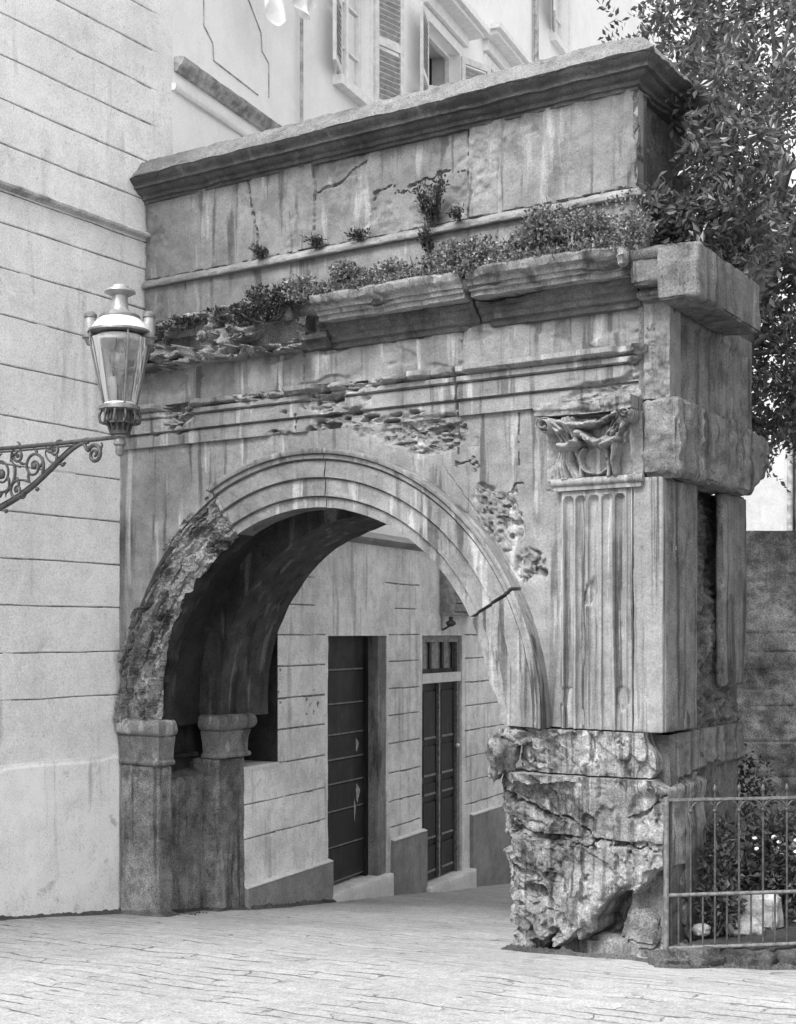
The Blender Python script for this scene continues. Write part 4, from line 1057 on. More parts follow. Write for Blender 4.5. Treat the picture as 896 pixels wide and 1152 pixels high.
# pieces of the front butt end to end round the openings
wpatch(.0, .69, -1.2, 1.06); wpatch(.69, 1.82, -1.4, 3.58); wpatch(1.82, 3.38, 2.45, 3.58); wpatch(3.38, 4.47, -1.6, 3.58); wpatch(4.47, 5.86, 2.45, 3.58); wpatch(5.86, 9.5, -2.4, 3.58)
mb = MB(); mb.obox(O1, U1, N1v, -.8, .688, -.9, -.42, .9, 3.8); mb.build('recess_back', M['vault_shade'], H3, 0)
mb = MB(); mb.obox(O1, U1, N1v, .672, .6885, -.42, -.004, 1.085, 3.575); mb.build('recess_reveal', M['vault_shade'], H3, 0)  # painted dark for the shade of the arch ring
mb = MB(); mb.obox(O1, U1, N1v, .0, .686, -.42, .012, 1.05, 1.085); mb.build('recess_sill', M['step'], H3, 0)
def O1sweep(name, s0, s1, prof, mat, s=0, ero=.008):
    a, b = P1+D1*s0, P1+D1*s1
    return sweep(name, [a, b], [N1, N1], prof, mat, H3, .03, ero, 7, s, 3, 40)
O1sweep('cornice', -.2, 9.5, [(-.4, 3.58), (.02, 3.582), (.03, 3.60), (.07, 3.615), (.09, 3.65), (.02, 3.68), (-.4, 3.80)], M['plinth'], 411)
PL = [(-.005, -2.8), (.05, -2.8), (.055, -.20), (.045, -.175), (-.005, -.155)]
O1sweep('plinth', .0, 1.86, PL, M['plinth'], 412); O1sweep('plinth', 3.50, 4.53, PL, M['plinth'], 413); O1sweep('plinth', 6.15, 9.5, PL, M['plinth'], 414)
PT = [(-.004, -.185), (.056, -.176), (.058, -.166), (-.004, -.146)]
for a, b, sd in ((.0, 1.855, 415), (3.505, 4.525, 416), (6.155, 9.5, 417)): O1sweep('plinth_cap', a, b, PT, M['step'], sd)
B1 = lambda mb, a, b, n0, n1, c, e: mb.obox(O1, U1, N1v, a, b, n0, n1, c, e)
# door one: broad boarded door set deep
mb = MB(); B1(mb, 1.84, 3.10, -.26, -.20, -.52, 2.44); d1 = mb.build('door', M['door'], H3, 0); d1['label'] = 'broad dark boarded door set deep in its opening'
ed = MB(); bo = MB()
zb_ = [-.52, -.10, .33, .66, .95, 1.25, 1.62, 2.03, 2.44]
for a, b in zip(zb_[:-1], zb_[1:]):
    B1(bo, 1.86, 3.09, -.20, -.178, a+.022, b-.012); B1(ed, 1.86, 3.09, -.201, -.183, a+.002, a+.020)
bo.build('boards', M['door'], d1, 0); ed.build('board_edges', M['door_edge'], d1, 0)
def smear(mb, s, z, w, h, n0):
    V = [O1+U1*s+N1v*n0+np.array((0, 0, z))]; k = 26
    for i in range(k):
        t = 2*math.pi*i/k; r_ = 1+.25*math.sin(3*t+1)+.15*math.sin(7*t)
        V.append(O1+U1*(s+w*r_*math.cos(t))+N1v*n0+np.array((0, 0, z+h*r_*math.sin(t))))
    W = [v+N1v*.002 for v in V]; n = len(V)
    mb.add(V+W, [(n, n+1+i, n+1+(i+1) % k) for i in range(k)]+[(1+i, 1+(i+1) % k, n+1+(i+1) % k, n+1+i) for i in range(k)])
for a in ((2.92, .50, .045, .10), (2.84, .30, .018, .12), (2.90, 1.10, .035, .07)):
    mb = MB(); smear(mb, *a, -.177); mb.build('chalk_mark', M['chalk'], d1, 0)
mb = MB(); B1(mb, 1.8225, 1.859, -.27, -.17, -.6, 2.449); B1(mb, 3.10, 3.16, -.29, -.15, -.6, 2.449); B1(mb, 1.8225, 3.16, -.30, -.18, 2.41, 2.4485); mb.build('door_frame', M['door'], H3, 0)
mb = MB(); B1(mb, 3.16, 3.379, -.40, -.012, -.6, 2.447); mb.build('door_reveal', M['reveal'], H3, 0)
mb = MB(); B1(mb, 1.80, 3.39, -1.2, -.44, -.9, 2.6); mb.build('room_dark', M['dark_in'], H3, 0)
def stepw(V): return V
def step(s0, s1, n0, n1, z0, z1, s):
    mb = MB(); V0 = MB(); rbox('x', s0, s1, n0, n1, z0, z1, None, None, .015, .006, .04, 6, s, mb=V0)
    V = V0.V[0]; V = O1+V[:, :1]*U1+V[:, 1:2]*N1v+V[:, 2:]*np.array((0, 0, 1.))
    build('doorstep', V, V0.F, M['step'], H3, 60)
step(1.84, 3.49, -.40, .06, -1.6, -.565, 421); step(4.49, 6.14, -.20, .12, -2.2, -.93, 422)
# door two: panelled pair under a fanlight
mb = MB(); B1(mb, 4.475, 4.56, -.16, -.04, -.93, 2.446); B1(mb, 5.77, 5.856, -.16, -.04, -.93, 2.446); B1(mb, 4.56, 5.77, -.16, -.04, 2.36, 2.446); mb.build('door_frame', M['door_edge'], H3, 0)
mb = MB(); B1(mb, 4.50, 5.83, -.17, -.005, 1.80, 1.93); mb.build('transom_bar', M['step'], H3, 0)
mb = MB(); B1(mb, 4.56, 5.77, -.12, -.08, 1.93, 1.99)
for s in (4.62, 4.93, 5.35, 5.72): B1(mb, s-.035, s+.035, -.12, -.08, 1.93, 2.36)
tw = mb.build('fanlight', M['door'], H3, 0); mb = MB(); B1(mb, 4.56, 5.77, -.112, -.106, 1.98, 2.36); mb.build('pane', plain('dusty_fanlight_pane', .13, .2, 0, .6, .5, 10), tw, 0)
for a, b in ((4.565, 5.155), (5.165, 5.765)):
    mb = MB(); B1(mb, a, b, -.125, -.085, -.90, 1.795); lf = mb.build('door', M['door'], H3, 0)
    for c, e in ((-.80, -.42), (-.34, .18), (.26, .44), (.52, .95), (1.03, 1.70)):
        pm = MB(); em = MB()
        B1(pm, a+.10, b-.10, -.085, -.065, c+.03, e-.02); B1(em, a+.085, b-.085, -.086, -.060, c, c+.028)
        B1(pm, a+.07, a+.095, -.0852, -.055, c, e); B1(pm, b-.095, b-.07, -.0852, -.055, c, e)
        pm.build('panel', M['door'], lf, 0); em.build('panel_edge', M['door_edge'], lf, 0)
mb = MB(); B1(mb, 5.135, 5.185, -.085, -.045, -.90, 1.79); mb.build('door_astragal', M['door_edge'], H3, 0)
c_ = O1+U1*5.72+N1v*-.01+np.array((0, 0, .88)); mb = MB(); mb.sphere(c_, .032, 10); mb.build('door_knob', M['brass'], H3, 60)
mb = MB(); B1(mb, 4.4, 5.95, -1.0, -.18, -1.2, 2.6); mb.build('room_dark', M['dark_in'], H3, 0)
# slatted box over door two and the little bracket under it
SB = thing('slatted_box', 'grey slatted wooden box fixed to the wall above the second door', 'box', tuple(O1+U1*5.6+N1v*.05+np.array((0, 0, 2.72))))
mb = MB(); B1(mb, 5.05, 6.1, .004, .03, 2.73, 3.5); B1(mb, 5.05, 5.09, .03, .22, 2.73, 3.5); B1(mb, 6.06, 6.1, .03, .22, 2.73, 3.5); B1(mb, 5.09, 6.06, .03, .22, 2.73, 2.77); mb.build('frame', M['wood'], SB, 0)
mb = MB()
for k in range(6): B1(mb, 5.092, 6.058, .185, .215, 2.785+.12*k, 2.785+.12*k+.105)
mb.build('slats', M['wood'], SB, 0)
WB = thing('wall_bracket', 'small dark iron bracket projecting over the head of the second door', 'bracket', tuple(O1+U1*5.15+np.array((0, 0, 2.5))))
mb = MB(); q = lambda s, n, z: O1+U1*s+N1v*n+np.array((0, 0, z))
mb.tube([q(5.15, .0, 2.53), q(5.15, .05, 2.55), q(5.15, .10, 2.58), q(5.15, .13, 2.62)], .016, 8); mb.build('arm', M['iron'], WB, 60)
mb = MB(); mb.sphere(q(5.15, .13, 2.62), .06, 10, 1.2, 1.2, .7, .2, 3, 2); mb.tube([q(5.15, .13, 2.64), q(5.15, .13, 2.71)], .03, 8); mb.build('insulator', M['iron'], WB, 60)

# ================================================================== STREET LAMP on a scrolled bracket
LX, LY = -3.47, -2.2
LP = thing('wall_lantern', 'tapering glass gas lantern on a long scrolled iron wall bracket', 'street lamp', (LX, LY, 3.9))
c = (LX, LY, 0)
mb = MB(); mb.lathe([(.0, 5.045), (.058, 5.045), (.062, 4.93), (.075, 4.90), (.115, 4.875), (.118, 4.862), (.0, 4.862)], c, 40); mb.build('chimney', M['lampmetal'], LP)
mb = MB(); mb.lathe([(.0, 5.10), (.05, 5.10), (.066, 5.088), (.07, 5.075), (.115, 5.06), (.118, 5.045), (.07, 5.02), (.058, 5.018), (0, 5.018)], c, 40); mb.build('chimney_cap', M['lampmetal'], LP)
mb = MB(); mb.lathe([(.116, 4.87), (.15, 4.868), (.152, 4.85), (.116, 4.845)], c, 40); mb.lathe([(.205, 4.755), (.236, 4.752), (.24, 4.735), (.205, 4.73)], c, 48); mb.build('roof_rim', M['lampdark'], LP)
mb = MB(); mb.lathe([(.11, 4.865), (.14, 4.855), (.185, 4.81), (.222, 4.755), (.225, 4.74), (.205, 4.74), (.17, 4.80), (.11, 4.85)], c, 48); rf = mb.build('roof', M['porcelain'], LP)
mb = MB(); mb.lathe([(.03, 4.72), (.17, 4.715), (.205, 4.66), (.20, 4.655), (.165, 4.705), (.03, 4.71)], c, 48); mb.build('reflector', M['porcelain'], LP)
for dx, nm in ((-.27, 'finial'), (.27, 'finial'), ):
    mb = MB(); a_ = c[0]+dx*.69; yy = LY+dx*.44
    mb.lathe([(.0, 4.715), (.036, 4.718), (.046, 4.75), (.043, 4.82), (.040, 4.855), (0, 4.855)], (a_, yy, 0), 20); fi = mb.build(nm, M['lampmetal'], LP)
    mb = MB(); mb.lathe([(.0, 4.852), (.049, 4.857), (.049, 4.878), (.028, 4.90), (0, 4.905)], (a_, yy, 0), 20); mb.build('finial_cap', M['lampdark'], fi)
    mb = MB(); mb.lathe([(.0, 4.64), (.03, 4.65), (.045, 4.69), (.065, 4.70), (.065, 4.713), (0, 4.713)], (a_, yy, 0), 14); mb.build('finial_cup', M['lampdark'], LP)
mb = MB()
for k in range(4):
    a = math.pi/4+k*math.pi/2+.25; ca, sa = math.cos(a), math.sin(a)
    mb.tube([(c[0]+.222*ca, LY+.222*sa, 4.735), (c[0]+.228*ca, LY+.228*sa, 4.66), (c[0]+.128*ca, LY+.128*sa, 4.20)], .008, 6)
mb.build('lantern_bars', M['lampdark'], LP, 60)
mb = MB(); n = 48
Vg = [(c[0]+r_*math.cos(2*math.pi*k/n), LY+r_*math.sin(2*math.pi*k/n), z) for r_, z in ((.218, 4.69), (.120, 4.20), (.116, 4.20), (.214, 4.69)) for k in range(n)]
mb.add(Vg, [(i*n+k, i*n+(k+1) % n, ((i+1) % 4)*n+(k+1) % n, ((i+1) % 4)*n+k) for i in range(4) for k in range(n)]); mb.build('glass', M['glass'], LP, 60)
mb = MB(); mb.lathe([(0, 4.20), (.016, 4.20), (.016, 4.33), (.03, 4.36), (.034, 4.42), (0, 4.42)], c, 16); mb.build('burner', M['lampdark'], LP)
mb = MB(); mb.lathe([(0, 4.20), (.032, 4.20), (.032, 4.41), (0, 4.41)], (LX-.045, LY-.02, 0), 16); mb.build('globe_holder', M['porcelain'], LP)
mb = MB(); mb.lathe([(0, 4.42), (.035, 4.42), (.062, 4.48), (.060, 4.56), (.032, 4.66), (.03, 4.71), (0, 4.71)], c, 24); mb.build('mantle_chimney', glassmat('mantle_glass', .82, .3, .08, .35), LP)
mb = MB(); mb.lathe([(0, 4.215), (.115, 4.215), (.125, 4.20), (.0, 4.195)], c, 40); mb.build('floor_plate', M['porcelain'], LP)
mb = MB(); mb.lathe([(0, 4.197), (.13, 4.197), (.152, 4.185), (.155, 4.160), (.135, 4.15), (.0, 4.15)], c, 40); mb.build('base_ring', M['lampdark'], LP)
mb = MB()
for k in range(12):
    a = 2*math.pi*k/12; ca, sa = math.cos(a), math.sin(a)
    pr = [(.140, 4.155), (.158, 4.11), (.150, 4.065), (.125, 4.055), (.118, 4.085), (.10, 4.06), (.075, 4.03)]
    mb.tube([(c[0]+r_*ca, LY+r_*sa, z) for r_, z in pr], .009, 6)
    mb.tube([(c[0]+r_*ca, LY+r_*sa, z) for r_, z in [(.085, 4.15), (.09, 4.05), (.07, 3.99)]], .010, 6)
mb.lathe([(.078, 4.065), (.122, 4.065), (.122, 4.052), (.078, 4.052)], c, 24)
mb.lathe([(.05, 4.00), (.078, 4.00), (.078, 3.975), (.05, 3.972)], c, 24)
mb.build('cage', M['iron'], LP, 60)
mb = MB(); mb.lathe([(0, 4.15), (.045, 4.15), (.045, 3.99), (.055, 3.975), (.055, 3.955), (.036, 3.945), (.046, 3.925), (.046, 3.90), (.032, 3.885), (.036, 3.845), (.026, 3.82), (0, 3.81)], c, 24); mb.build('stem', M['lampdark'], LP)
# bracket (in the plane y = LY), from the house wall to the lamp
t = np.linspace(0, 1, 60)
mb = MB(); x = HX+(LX-HX)*t; z = 3.99-.03*t-.012*np.sin(t*3.1)
mb.tube(np.stack([x, 0*x+LY, z], 1), .017, 8)
mb.tube(np.stack([x[:50], 0*x[:50]+LY, z[:50]-.028], 1), .008, 6)
mb.build('bracket_arm', M['iron'], LP, 60)
def bez(p, n=50):
    p = np.array(p, float); t = np.linspace(0, 1, n)[:, None]
    while len(p) > 1 and p.ndim == 2 and p.shape[0] > 1:
        k = p.shape[0]
        from math import comb
        return sum(comb(k-1, i)*(1-t)**(k-1-i)*t**i*p[i] for i in range(k))
def xz(P): P = np.asarray(P); return np.stack([P[:, 0], 0*P[:, 0]+LY, P[:, 1]], 1)
mb = MB()
lower = bez([(HX, 3.30), (-5.2, 3.42), (-4.75, 3.42), (-4.45, 3.58), (-4.2, 3.72), (-4.05, 3.94), (-3.80, 3.945)], 70)
mb.tube(xz(lower), np.linspace(.026, .015, 70), 8); mb.tube(xz(lower+np.array((.0, .028))), .009, 6)
for k in (26, 40, 54): mb.sphere((lower[k][0]+.01, LY, lower[k][1]-.045), .018, 8)
mb.build('bracket_brace', M['iron'], LP, 60)
def sp2(cx, cz, r0, turns, d, start, n=50, sh=.85): return np.array([(cx+r0*(1-sh*i/(n-1))*math.cos(start+d*turns*2*math.pi*i/(n-1)), cz+r0*(1-sh*i/(n-1))*math.sin(start+d*turns*2*math.pi*i/(n-1))) for i in range(n)])
mb = MB()
end = sp2(-3.735, 3.845, .075, 1.6, -1, 2.4); mb.tube(xz(end), np.linspace(.017, .010, len(end)), 8)
mb.tube(xz(bez([(-3.84, 3.93), (-3.82, 3.88), (-3.80, 3.87), (-3.79, 3.89)], 12)), .014, 8)
for (cx, cz, r0, tn, d, st) in [(-4.40, 3.80, .115, 1.7, 1, -.6), (-4.17, 3.905, .055, 1.4, -1, 2.9), (-4.78, 3.76, .17, 1.8, -1, .4), (-5.15, 3.72, .19, 1.8, 1, 2.6), (-4.60, 3.62, .08, 1.5, 1, 1.2), (-4.95, 3.56, .075, 1.5, -1, .2), (-4.58, 3.90, .055, 1.4, 1, 3.4), (-4.98, 3.92, .06, 1.4, 1, 3.0), (-5.42, 3.86, .12, 1.6, -1, 1.0)]:
    mb.build('scroll', M['iron'], LP, 60); mb = MB()
    q_ = sp2(cx, cz, r0, tn, d, st); mb.tube(xz(q_), np.linspace(.013, .008, len(q_)), 7)
    mb.sphere((cx, LY, cz), r0*.20, 8, 1.2, .7, 1.2, .2, 4, 1)
    for j in (8, 20, 30):
        p = q_[j]; g = q_[j+1]-q_[j]; g /= np.linalg.norm(g); nn_ = np.array((-g[1], g[0]))*(-d)
        lf_ = bez([p, p+nn_*.03+g*.02, p+nn_*.06+g*.05, p+nn_*.045+g*.085], 9); mb.tube(xz(lf_), np.array([.006, .010, .012, .013, .012, .010, .008, .006, .004]), 6)
for a in ([(-4.05, 3.80), (-4.2, 3.78), (-4.3, 3.86), (-4.26, 3.92)], [(-4.46, 3.68), (-4.55, 3.72), (-4.66, 3.70), (-4.70, 3.62)], [(-4.62, 3.96), (-4.7, 3.9), (-4.66, 3.82), (-4.55, 3.80)], [(-3.80, 3.90), (-3.70, 3.93), (-3.66, 3.90), (-3.66, 3.87)], [(-3.70, 3.86), (-3.66, 3.88), (-3.64, 3.91), (-3.665, 3.93)]):
    q_ = bez(a, 24); mb.tube(xz(q_), np.linspace(.011, .006, 24), 6)
mb.build('scroll', M['iron'], LP, 60)
mb = MB(); mb.box(HX+.03, HX+.055, LY-.05, LY+.05, 3.2, 4.08); mb.build('wall_plate', M['iron'], LP, 0)

# ================================================================== GARDEN behind the fence
F0 = np.array((.10, -.24)); FD = np.array((.755, .656)); FD /= np.linalg.norm(FD); FN = np.array((FD[1], -FD[0]))
F3 = np.array((F0[0], F0[1], 0.)); FU = np.array((FD[0], FD[1], 0.)); FNv = np.array((FN[0], FN[1], 0.))
FR = thing('iron_railing', 'iron railing with arched tops and spear points beside the ruined pier', 'railing', (.1, -.24, .0))
LEN = 3.4; ZB, ZM, ZT = .165, .555, 1.255
fp = lambda s, n, z: F3+FU*s+FNv*n+np.array((0, 0, z))
mb = MB(); mb.tube([fp(s, 0, ZB) for s in ar(-.02, LEN, .2)], .017, 8); mb.build('bottom_rail', M['iron_pale'], FR, 60)
mb = MB(); mb.tube([fp(s, 0, ZM) for s in ar(-.02, LEN, .2)], .015, 8); mb.build('middle_rail', M['iron_pale'], FR, 60)
mb = MB(); mb.obox(F3, FU, FNv, -.05, LEN, -.012, .012, ZT-.008, ZT+.010); mb.build('top_rail', M['iron_pale'], FR, 0)
mb = MB(); mb.tube([fp(0, 0, z) for z in ar(-.12, ZT+.02, .1)], .020, 10); mb.build('post', M['iron_pale'], FR, 60)
mb = MB(); mb.tube([fp(.045, -.03, z) for z in ar(-.05, ZT, .1)], .013, 8); mb.build('post', M['iron'], FR, 60)
mb = MB(); mb.tube([fp(LEN, 0, z) for z in ar(-.15, ZT+.02, .1)], .020, 10); mb.build('post', M['iron'], FR, 60)
sp = .187; nb = int(LEN/sp)
long0 = None; short0 = None
for k in range(1, nb):
    s = sp*k
    if k % 1 == 0:
        if long0 is None:
            mb = MB(); mb.tube([fp(s, 0, z) for z in ar(ZB, ZT+.05, .1)], .0085, 8); mb.tube([fp(s, 0, ZT+.05+.06*t_) for t_ in np.linspace(0, 1, 8)], .002+.014*np.sin(np.linspace(.25, 1, 8)*math.pi), 8)
            mb.sphere(fp(s, 0, ZT-.085), .017, 8); long0 = mb.build('spear_bar', M['iron'], FR, 60); s_long = s
            mb = MB(); th_ = np.linspace(0, math.pi, 22); cc = s+sp/2
            mb.tube([fp(cc-sp/2*math.cos(a), 0, ZT-.095+.088*math.sin(a)) for a in th_], .0095, 7); arch0 = mb.build('rail_arch', M['iron'], FR, 60)
        else:
            for src in ((long0, arch0) if k < nb-1 else (long0,)):
                c_ = src.copy(); COL.objects.link(c_); c_.parent = FR; c_.location = Vector(FU*(s-s_long))+src.location
for k in range(1, nb):
    s = sp*(k-.5)
    if short0 is None:
        mb = MB(); mb.tube([fp(s, 0, z) for z in ar(ZB, ZM-.0, .1)], .008, 8); short0 = mb.build('dog_bar', M['iron'], FR, 60); s_sh = s
    else:
        c_ = short0.copy(); COL.objects.link(c_); c_.parent = FR; c_.location = FU*(s-s_sh)
# kerb of rough stones under the railing
for k, (a, b, h0) in enumerate([(-.10, .42, .150), (.44, .80, .135), (.82, 1.32, .155), (1.34, 1.9, .14), (1.92, 2.6, .15), (2.62, 3.5, .14)]):
    V0 = MB(); rbox('x', a, b, -.15, .13, -.35, h0, None, None, .05, .035, .022, 7, 500+k, mb=V0, low=.02)
    V = V0.V[0]; V = F3+V[:, :1]*FU+V[:, 1:2]*FNv+V[:, 2:]*np.array((0, 0, 1.))
    o = build('kerb_stone', V, V0.F, M['kerb'], None, 60)
    tag(o, ['mossy kerb stone under the corner post of the railing', 'short mossy kerb stone, second from the corner post', 'mossy kerb stone cut by the right edge of the picture'][min(k, 2)] if k < 3 else 'mossy kerb stone further along the railing', 'kerb stone', 'kerb stones under the railing')
# soil
xs = ar(-.4, 6, .08); ys = ar(-1, 7, .08); x, y = np.meshgrid(xs, ys, indexing='ij')
ins = (x-F0[0])*FN[0]+(y-F0[1])*FN[1]
along = (x-F0[0])*FD[0]+(y-F0[1])*FD[1]
z = np.where((ins < -.03) & (along > .03) & ((x > -.0) | (y > 1.95)), .10+.05*fbm(x, y, 0*x, 2, 4, 521)-.02*y*0, -1.0); z = np.minimum(z, .2)
P = np.stack([x, y, z], -1).reshape(-1, 3); Fq = grid_faces(*x.shape, True); zz = P[:, 2]; Fq = Fq[(zz[Fq] > -.9).all(1)]
o = build('garden_soil', P, Fq, M['soil'], None, 180); tag(o, 'dark soil of the small garden behind the railing', 'soil', kind='structure')
# retaining wall
CR = np.array((.8435, .537, 0)); CF = np.array((-.537, .8435, 0))
CAM = np.array((3.672, -9.516, 2.475))
GW = CAM*np.array((1, 1, 0))+CF*14.0
def gwall(us, vs):
    x, z = us, vs; o0 = 0*x
    row = np.abs(((z+.02*fbm(x, z, o0, 2, 2, 533))/.19) % 1-.5)
    h = .05*(ridge(x, z*1.8, o0, 3.5, 4, 531)-.5)+.02*fbm(x, z, o0, 15, 3, 532)-.02*ss(.42, .5, row)
    return h
w_ = thing('garden_wall', 'dark mossy retaining wall behind the garden on the right', 'wall', tuple(GW+CR*4))
hf('wall_face', GW, CR, Z0, -CF, ar(2.9, 8.5, .022), ar(-.8, 3.56, .022), gwall, .5, M['garden_wall'], w_, 60)
w_2 = CAM*np.array((1, 1, 0))+CF*20.5
FB = thing('far_building', 'pale streaked building wall rising behind the garden wall on the far right', 'building', tuple(w_2+CR*7))
mb = MB(); mb.obox(w_2, CR, CF, 4.2, 6.10, 0, 4, -2, 6.2); mb.build('wall', M['far_plaster'], FB, 0)
mb = MB(); mb.obox(w_2, CR, CF, 6.105, 12, -.25, 4, -2, 6.6); mb.build('side_wall', M['garden_wall'], FB, 0)
mb = MB(); mb.tube([w_2+CR*6.03-CF*.08+np.array((0, 0, z)) for z in ar(-1, 6.2, .5)], .05, 8); mb.build('drainpipe', M['trim_dark'], FB, 60)
# pale stones lying in the garden
def gstone(c, sx, sy, sz, s, label, box=False):
    if box:
        o = rbox('garden_stone', c[0]-sx, c[0]+sx, c[1]-sy, c[1]+sy, c[2]-sz, c[2]+sz, M['whitestone'], None, .045, .03, .018, 6, s, low=.04)
    else:
        mb = MB(); mb.sphere(c, 1, 18, sx, sy, sz, .25, 1.8, s); o = mb.build('garden_stone', M['whitestone'], None, 60)
    tag(o, label, 'stone')
gstone((.33, .80, .16), .16, .12, .09, 541, 'low rounded white stone lying behind the foot of the railing')
gstone((.36, 1.10, .24), .18, .10, .15, 542, 'squared pale stone block among the garden plants', True)
gstone((.52, 1.66, .42), .12, .10, .36, 543, 'upright white stone slab at the right edge behind the railing', True)
gstone((.10, .52, .16), .07, .06, .05, 544, 'small pale stone just behind the corner of the railing')

# ================================================================== PLANTS
def leaf_mesh(pos, dirs, L, W, fold=.25):
    """folded leaves: base, left, tip, right"""
    n = len(pos); dirs = dirs/np.linalg.norm(dirs, axis=1)[:, None]
    rnd = RNG.normal(size=(n, 3)); side = np.cross(dirs, rnd); side /= np.linalg.norm(side, axis=1)[:, None]+1e-9
    up = np.cross(side, dirs)
    L = np.broadcast_to(L, n)[:, None]; W = np.broadcast_to(W, n)[:, None]
    a = pos; b = pos+dirs*L*.45+side*W*.5+up*W*fold; t = pos+dirs*L-up*L*.06; d = pos+dirs*L*.45-side*W*.5+up*W*fold
    V = np.stack([a, b, t, d], 1).reshape(-1, 3); i = np.arange(n)*4
    F = np.concatenate([np.stack([i, i+1, i+2], 1), np.stack([i, i+2, i+3], 1)])
    return V, F
def blob_points(n, c, rad):
    v = RNG.normal(size=(n, 3)); v /= np.linalg.norm(v, axis=1)[:, None]
    r = RNG.random(n)**.5
    return np.array(c)+v*r[:, None]*np.array(rad), v
def plant(name, label, cat, group, blobs, L, W, mat, stems=True, up=.4, loc=None):
    c0 = np.array(blobs[0][0]); root = thing(name, label, cat, tuple(loc if loc is not None else c0-np.array((0, 0, blobs[0][1][2]))), group=group)
    Vs = []; Fs = []; k = 0
    for c, rad, n in blobs:
        p, v = blob_points(n, c, rad); d = v*.7+RNG.normal(size=v.shape)*.8+np.array((0, -.25, up*.6))
        V, F = leaf_mesh(p, d, L*(.6+.8*RNG.random(n)), W*(.6+.8*RNG.random(n))); Vs.append(V); Fs.append(F+k); k += len(V)
    build('leaves', np.concatenate(Vs), np.concatenate(Fs), mat, root, 0)
    if stems:
        mb = MB(); base = np.array(root.location)
        for c, rad, n in blobs:
            for j in range(5):
                e = np.array(c)+RNG.normal(size=3)*np.array(rad)*.6; m_ = (base+e)/2+RNG.normal(size=3)*.04
                q_ = bez([base+RNG.normal(size=3)*np.array(rad)*(.25, .25, .05), m_, e], 10); mb.tube(q_, np.linspace(.008, .003, 10), 5)
        mb.build('stems', M['bark'], root, 60)
    return root
LG = 'creepers growing on the broken cornice ledge'
led = [(-3.0, .30, 5.44, .11), (-2.55, .28, 5.50, .14), (-2.1, .26, 5.49, .13), (-1.62, .24, 5.52, .13), (-1.15, .26, 5.56, .16), (-.78, .24, 5.58, .18), (-.38, .24, 5.56, .19)]
lbl = ['leafy creeper at the left end of the surviving cornice', 'leafy creeper on the cornice ledge left of the cornice gap, second from the left end', 'leafy creeper on the ledge just left of the gap in the cornice',
       'leafy creeper on the ledge just right of the gap in the cornice', 'leafy creeper on the ledge over the right-hand cornice piece', 'tall leafy creeper climbing against the attic base near the corner', 'dense creeper at the right end of the cornice by the corner block']
for (x, r_, z, rz_), lb in zip(led, lbl):
    bl = []
    for j in range(6):
        bl.append(((x+RNG.uniform(-.24, .24), -.16+RNG.uniform(-.14, .18), z-.02+RNG.uniform(-.05, .07)), (r_*RNG.uniform(.35, .8), .17, rz_*RNG.uniform(.55, 1.25)), int(RNG.uniform(160, 700))))
    bl.append(((x, -.31, 5.385), (r_*1.1, .06, .06), 420))
    plant('ledge_creeper', lb, 'plant', LG, bl, .030, .025, M['leaf_ivy'], loc=(x, -.05, 5.34))
plant('ledge_creeper', 'dark weedy growth rooted in the rubble left of the surviving cornice', 'plant', LG, [((-3.72, -.12, 5.44), (.24, .14, .15), 600), ((-4.0, -.10, 5.38), (.16, .12, .10), 260), ((-3.46, -.10, 5.50), (.14, .12, .10), 240), ((-4.3, -.06, 5.42), (.2, .10, .05), 160)], .045, .026, M['leaf_dark'], loc=(-3.75, -.02, 5.30))
plant('ledge_creeper', 'small dark weed on the rubble near the left house', 'plant', LG, [((-4.75, -.05, 5.40), (.22, .12, .05), 160), ((-5.2, -.1, 5.40), (.2, .12, .05), 120)], .045, .026, M['leaf_dark'], loc=(-4.75, 0, 5.36))
WG = 'weeds rooted in the attic wall joints'
def tuft(x, y, z, h, n, label, w=.10, lean=0):
    root = thing('wall_weed', label, 'weed', (x, y, z), group=WG); mb = MB()
    tips = []
    for k in range(n):
        e = np.array((x+RNG.normal()*w+lean*h, y-.05-abs(RNG.normal())*.05, z+h*(.5+.5*RNG.random()))); b = np.array((x+RNG.normal()*.02, y+.02, z-.01))
        q_ = bez([b, (b+e)/2+np.array((0, -.04, .03)), e], 9); mb.tube(q_, np.linspace(.005, .002, 9), 4); tips += [q_[i] for i in (3, 4, 5, 6, 7, 8) for _ in range(5)]
    mb.build('stems', M['bark'], root, 60)
    p = np.array(tips)+RNG.normal(size=(len(tips), 3))*.018
    V, F = leaf_mesh(p, RNG.normal(size=p.shape)+np.array((0, -.3, .5)), .045*(.6+.8*RNG.random(len(p))), .016*(.6+.8*RNG.random(len(p)))); build('leaves', V, F, M['leaf_dark'], root, 0)
tuft(-2.24, .33, 5.98, .36, 26, 'largest dark weed in the middle of the attic wall, growing upward from the ledge', .08, .15)
tuft(-4.10, .34, 6.0, .07, 6, 'small weed at the foot of the cracked attic joint', .04)
tuft(-3.46, .34, 6.0, .06, 6, 'small weed at the foot of the straight attic joint', .04)
tuft(-2.98, .34, 5.99, .06, 6, 'low pale weed on the attic ledge left of the largest weed', .07)
tuft(-2.22, .29, 5.70, .26, 9, 'trailing weed below the attic ledge under the largest weed', .05, -.1)
tuft(-1.98, .33, 6.0, .06, 5, 'tiny weed by the rightmost joint of the attic wall', .04)

